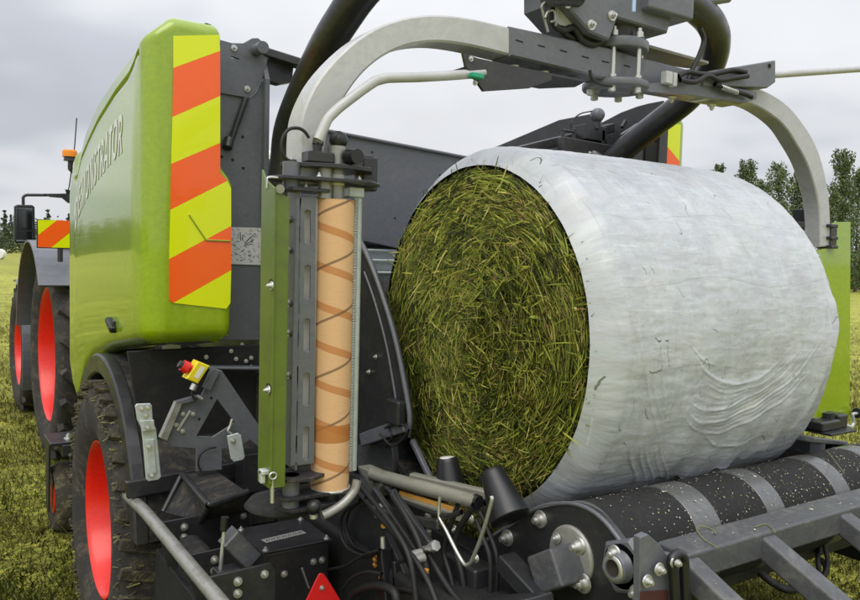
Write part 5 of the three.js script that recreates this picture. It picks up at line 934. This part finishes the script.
  sets.forEach(([G, n], k) => {
    const im = new THREE.InstancedMesh(G, smat, n);
    for (let i = 0; i < n; i++) {
      const r = (k === 2 ? 0.50 : 0.54) * Math.sqrt(rnd()), a = rr(0, 6.283), y = Math.sin(a) * r, z = Math.cos(a) * r;
      const core = 1 - r / 0.556, wild = rnd() < 0.24 + 0.3 * core ? 1.6 : 0.2 + 0.9 * core;
      let tang = a + Math.PI / 2 + rr(-1, 1) * wild + (0.5 + 1.6 * core) * fbm(y * 6, z * 6, 3, 3);
      // local x along the blade, local z out of the face (world -x)
      const bx = new THREE.Vector3(rr(-0.22, 0.12) * (wild > 1 ? 1.6 : 1), Math.sin(tang), Math.cos(tang)).normalize();
      const out = new THREE.Vector3(-1, rr(-0.5, 0.5), rr(-0.5, 0.5)).normalize(), by = new THREE.Vector3().crossVectors(out, bx).normalize(), bz = new THREE.Vector3().crossVectors(bx, by);
      const mx = new THREE.Matrix4().makeBasis(bx, by, bz), s = rr(0.6, 1.3);
      mx.scale(new THREE.Vector3(s, rr(0.7, 1.3), s)); mx.setPosition(XN - rr(-0.010, 0.014) + 0.012 * (r / 0.556) * (r / 0.556) - 0.008 * fbm(y * 7, z * 7, 5, 2), CY + y, z); im.setMatrixAt(i, mx);
      const p = fbm(y * 5, z * 5, 7, 3), u = rnd() + 0.6 * p; let ci = u < 0.17 ? 6 : u < 0.33 ? 0 : u < 0.5 ? 1 : u < 0.64 ? 2 : u < 0.74 ? 7 : u < 0.87 ? 3 : u < 0.96 ? 4 : 5;
      const f = rr(0.75, 1.25); col.setRGB(pal[ci][0] * f, pal[ci][1] * f, pal[ci][2] * f); im.setColorAt(i, col);
    }
    im.name = 'cut_grass'; im.userData.kind = 'stuff'; im.userData.label = 'pressed cut grass on the end face'; im.castShadow = im.receiveShadow = true; bale.add(im);
  });
  // chaff and loose stems lying on roller and cross bar
  const chaff = strip(0.011, 0.0028, 0.2), n = 1300, ch = new THREE.InstancedMesh(chaff, std({ color: 0xffffff, roughness: 0.8, side: THREE.DoubleSide }), n);
  for (let i = 0; i < n; i++) {
    let x = rr(-0.6, 0.95), a = rr(15, 165) * D2R; while (fbm(x * 5, a * 2.4, 4, 3) < rr(-0.35, 0.25)) { x = rr(-0.6, 0.95); a = rr(15, 165) * D2R; }
    const R = 0.1565, onBar = rnd() < 0.06;
    const p = onBar ? [x, 1.1075, rr(0.81, 0.9)] : [x, 0.985 + Math.sin(a) * R, 0.58 + Math.cos(a) * R];
    const nrm = onBar ? UP.clone() : new THREE.Vector3(0, Math.sin(a), Math.cos(a));
    const q = new THREE.Quaternion().setFromUnitVectors(new THREE.Vector3(0, 0, 1), nrm).multiply(new THREE.Quaternion().setFromAxisAngle(new THREE.Vector3(0, 0, 1), rr(0, 6.28)));
    const s = rr(0.2, 0.55) * (rnd() < 0.06 ? 1.8 : 1); ch.setMatrixAt(i, new THREE.Matrix4().compose(V3(p), q, new THREE.Vector3(s, s, s)));
    if (rnd() < 0.7) col.setRGB(0.55, 0.54, 0.42); else col.setRGB(0.25, 0.25, 0.07); ch.setColorAt(i, col);
  }
  ch.name = 'chaff'; ch.castShadow = ch.receiveShadow = true; tag(ch, 'pale chaff scattered over the rubber roller and cross bar', 'chaff', null, 'stuff'); scene.add(ch);
  M.stem = std({ color: new THREE.Color().setRGB(0.22, 0.23, 0.08), roughness: 0.8 });
  for (const [pts, lab] of [['[[-0.48,1.11,0.806],[-0.449,1.11,0.798],[-0.443,1.11,0.827],[-0.465,1.11,0.856]]', 'curled dry grass stem on the grey cross bar near its left end'], ['[[-0.539,1.108,0.917],[-0.522,1.108,0.866],[-0.499,1.108,0.831],[-0.475,1.108,0.803]]', 'long grass stem hanging over the edge of the cross bar'], ['[[0.535,1.142,0.569],[0.413,1.142,0.671],[0.291,1.142,0.768]]', 'long pale grass stem lying across the roller at the right'], ['[[-0.323,1.108,0.87],[-0.277,1.108,0.869],[-0.289,1.108,0.897],[-0.315,1.108,0.925]]', 'grass wisp caught where the second rear arm meets the bar']])
    tag(mesh('grass_stem', tube(JSON.parse(pts), 0.0014, 24, 5), M.stem), lab, 'grass stem', 'loose stems on the machine');
}

// ---------------------------------------------------------------- tractor in front of the baler
{
  const tr = thing('tractor', 'green tractor with red wheel rims, mostly hidden in front of the baler', 'tractor');
  const rw = wheel(0.86, 0.56, 0.57, 22, false);
  for (const s of [-1, 1]) { const w = s < 0 ? rw : rw.clone(); w.name = 'rear_wheel'; w.position.set(s * 0.98 - 0.03, 0.86, -5.32); w.rotation.y = s < 0 ? 0.015 : Math.PI + 0.015; tr.add(w); }
  const fw = wheel(0.66, 0.48, 0.40, 20, false);
  for (const s of [-1, 1]) { const w = s < 0 ? fw : fw.clone(); w.name = 'front_wheel'; w.position.set(s * 0.98 - 0.08, 0.66, -7.5); w.rotation.y = (s < 0 ? 0 : Math.PI) + 0.015; tr.add(w); }
  const n = 20;
  for (const s of [-1, 1]) {
    const o = [], i0 = [], R = 0.98, cy = 0.86, cz = -5.32;
    for (let i = 0; i <= n; i++) { const a = (40 + 130 * i / n) * D2R; o.push([cz + Math.cos(a) * R, cy + Math.sin(a) * R]); i0.push([cz + Math.cos(a) * (R - 0.02), cy + Math.sin(a) * (R - 0.02)]); }
    const f = mesh('rear_fender', [plate('x', s < 0 ? -1.40 : 0.62, o.concat(i0.reverse()), 0.6, null, 0.004)], M.grey, tr, 'dark grey rear fender');
    mesh('marker_lamp', box([s * 1.1, 1.80, -4.98], [0.16, 0.03, 0.05]), M.redPlastic, f);
    const fo = [], fi = []; for (let i = 0; i <= n; i++) { const a = (-28 + 130 * i / n) * D2R; fo.push([-7.5 + Math.cos(a) * 0.76, 0.66 + Math.sin(a) * 0.76]); fi.push([-7.5 + Math.cos(a) * 0.745, 0.66 + Math.sin(a) * 0.745]); }
    mesh('front_fender', plate('x', s < 0 ? -1.30 : 0.62, fo.concat(fi.reverse()), 0.45, null, 0.004), M.grey, tr, 'dark grey front fender');
  }
  mesh('chassis', [box([0.03, 0.85, -6.3], [0.6, 0.5, 3.2], 0.05), rod([-0.9, 0.86, -5.32], [0.95, 0.86, -5.32], 0.12), rod([-0.9, 0.66, -7.75], [0.95, 0.66, -7.75], 0.08)], M.black, tr);
  mesh('bonnet', [box([0.03, 1.45, -7.55], [0.8, 0.7, 1.7], 0.12)], M.green, tr, 'green bonnet');
  const cab = mesh('cab_frame', [bar([-0.72, 1.2, -5.25], [-0.66, 2.6, -5.35], 0.08, 0.08), bar([0.78, 1.2, -5.25], [0.72, 2.6, -5.35], 0.08, 0.08), bar([-0.7, 1.2, -6.75], [-0.64, 2.6, -6.5], 0.07, 0.07), bar([0.76, 1.2, -6.75], [0.70, 2.6, -6.5], 0.07, 0.07), box([0.03, 1.2, -6.0], [1.5, 0.25, 1.55], 0.04)], M.black, tr);
  mesh('roof', box([0.03, 2.70, -5.95], [1.5, 0.2, 1.5], 0.08), M.white, cab);
  for (const [name, c, s] of [['rear_window', [0.03, 1.95, -5.29], [1.36, 1.2, 0.012]], ['windscreen', [0.03, 1.95, -6.65], [1.3, 1.2, 0.012]], ['door_glass', [-0.70, 1.95, -6.0], [0.012, 1.2, 1.2]], ['door_glass', [0.76, 1.95, -6.0], [0.012, 1.2, 1.2]]]) mesh(name, box(c, s, 0.002), M.glass, cab);
  mesh('exhaust', rod([0.62, 1.6, -6.9], [0.62, 2.8, -6.9], 0.06), M.black, tr);
  // warning board on the rear fender
  const wb = mesh('warning_board', plate('z', -4.6, [[-1.406,1.996],[-1.156,1.993],[-1.156,1.773],[-1.407,1.775]], 0.02), M.black, tr, 'striped yellow and orange warning board');
  mesh('yellow_stripe', plate('z', -4.596, [[-1.4,1.989],[-1.264,1.995],[-1.397,1.874]], 0.003, null, 0.0005), M.yellow, wb);
  mesh('orange_stripe', plate('z', -4.596, [[-1.264,1.995],[-1.164,1.992],[-1.164,1.914],[-1.306,1.781],[-1.4,1.782],[-1.399,1.874]], 0.003, null, 0.0005), M.orange, wb);
  mesh('yellow_stripe', plate('z', -4.596, [[-1.164,1.91],[-1.164,1.781],[-1.306,1.781]], 0.003, null, 0.0005), M.yellow, wb);
  mesh('board_post', rod([-1.24,1.779,-4.62], [-1.24,1.67,-4.62], 0.02), M.black, wb);
  // mirror on its arm
  const mi = mesh('mirror_housing', plate('z', -6.2, [[-1.412,2.156],[-1.391,2.171],[-1.265,2.174],[-1.244,2.156],[-1.24,1.844],[-1.257,1.815],[-1.401,1.811],[-1.417,1.829]], 0.09, null, 0.01), M.plastic, tr, 'tall black door mirror');
  mesh('mirror_glass', plate('z', -6.195, [[-1.4,2.138],[-1.265,2.14],[-1.266,1.938],[-1.401,1.932]], 0.004, null, 0.0005), M.mirror, mi);
  mesh('mirror_glass', plate('z', -6.195, [[-1.401,1.918],[-1.266,1.924],[-1.266,1.834],[-1.401,1.829]], 0.004, null, 0.0005), M.mirror, mi);
  mesh('mirror_arm', [tube([[-1.337,2.162,-6.24],[-1.337,2.246,-6.24],[-1.311,2.267,-6.24],[-1.192,2.274,-6.24],[-0.884,2.294,-6.24]], 0.014, 40, 8, 0.1), plate('z', -6.2, [[-1.162,2.284],[-0.845,2.314],[-0.845,2.207],[-0.953,2.211],[-1.006,2.256],[-1.11,2.259]], 0.03)], M.black, tr);
  const be = mesh('beacon_base', [rod([-0.968,2.595,-6], [-0.968,2.633,-6], 0.055, 0.05, 20), rod([-0.964,2.512,-6], [-0.964,2.605,-6], 0.022), tube([[-0.973,2.586,-6],[-0.973,2.53,-6],[-0.947,2.494,-6],[-0.877,2.462,-6]], 0.012, 20, 8)], M.black, tr, 'amber beacon on a stalk');
  mesh('beacon_lens', lathe([[0.066, 0], [0.066, 0.05], [0.06, 0.064], [0, 0.068]], 'y', [-0.968,2.633,-6], 24), M.amber, be);
  mesh('antenna', tube([[-0.908,3.003,-6],[-0.929,2.702,-6],[-0.955,2.493,-6],[-0.973,2.361,-6],[-0.981,2.323,-6]], 0.006, 20, 6), M.black, tr);
  mesh('antenna_foot', [rod([-0.981,2.323,-6], [-0.986,2.285,-6], 0.03, 0.012)], M.black, tr);
}

renderer.render(scene, camera);
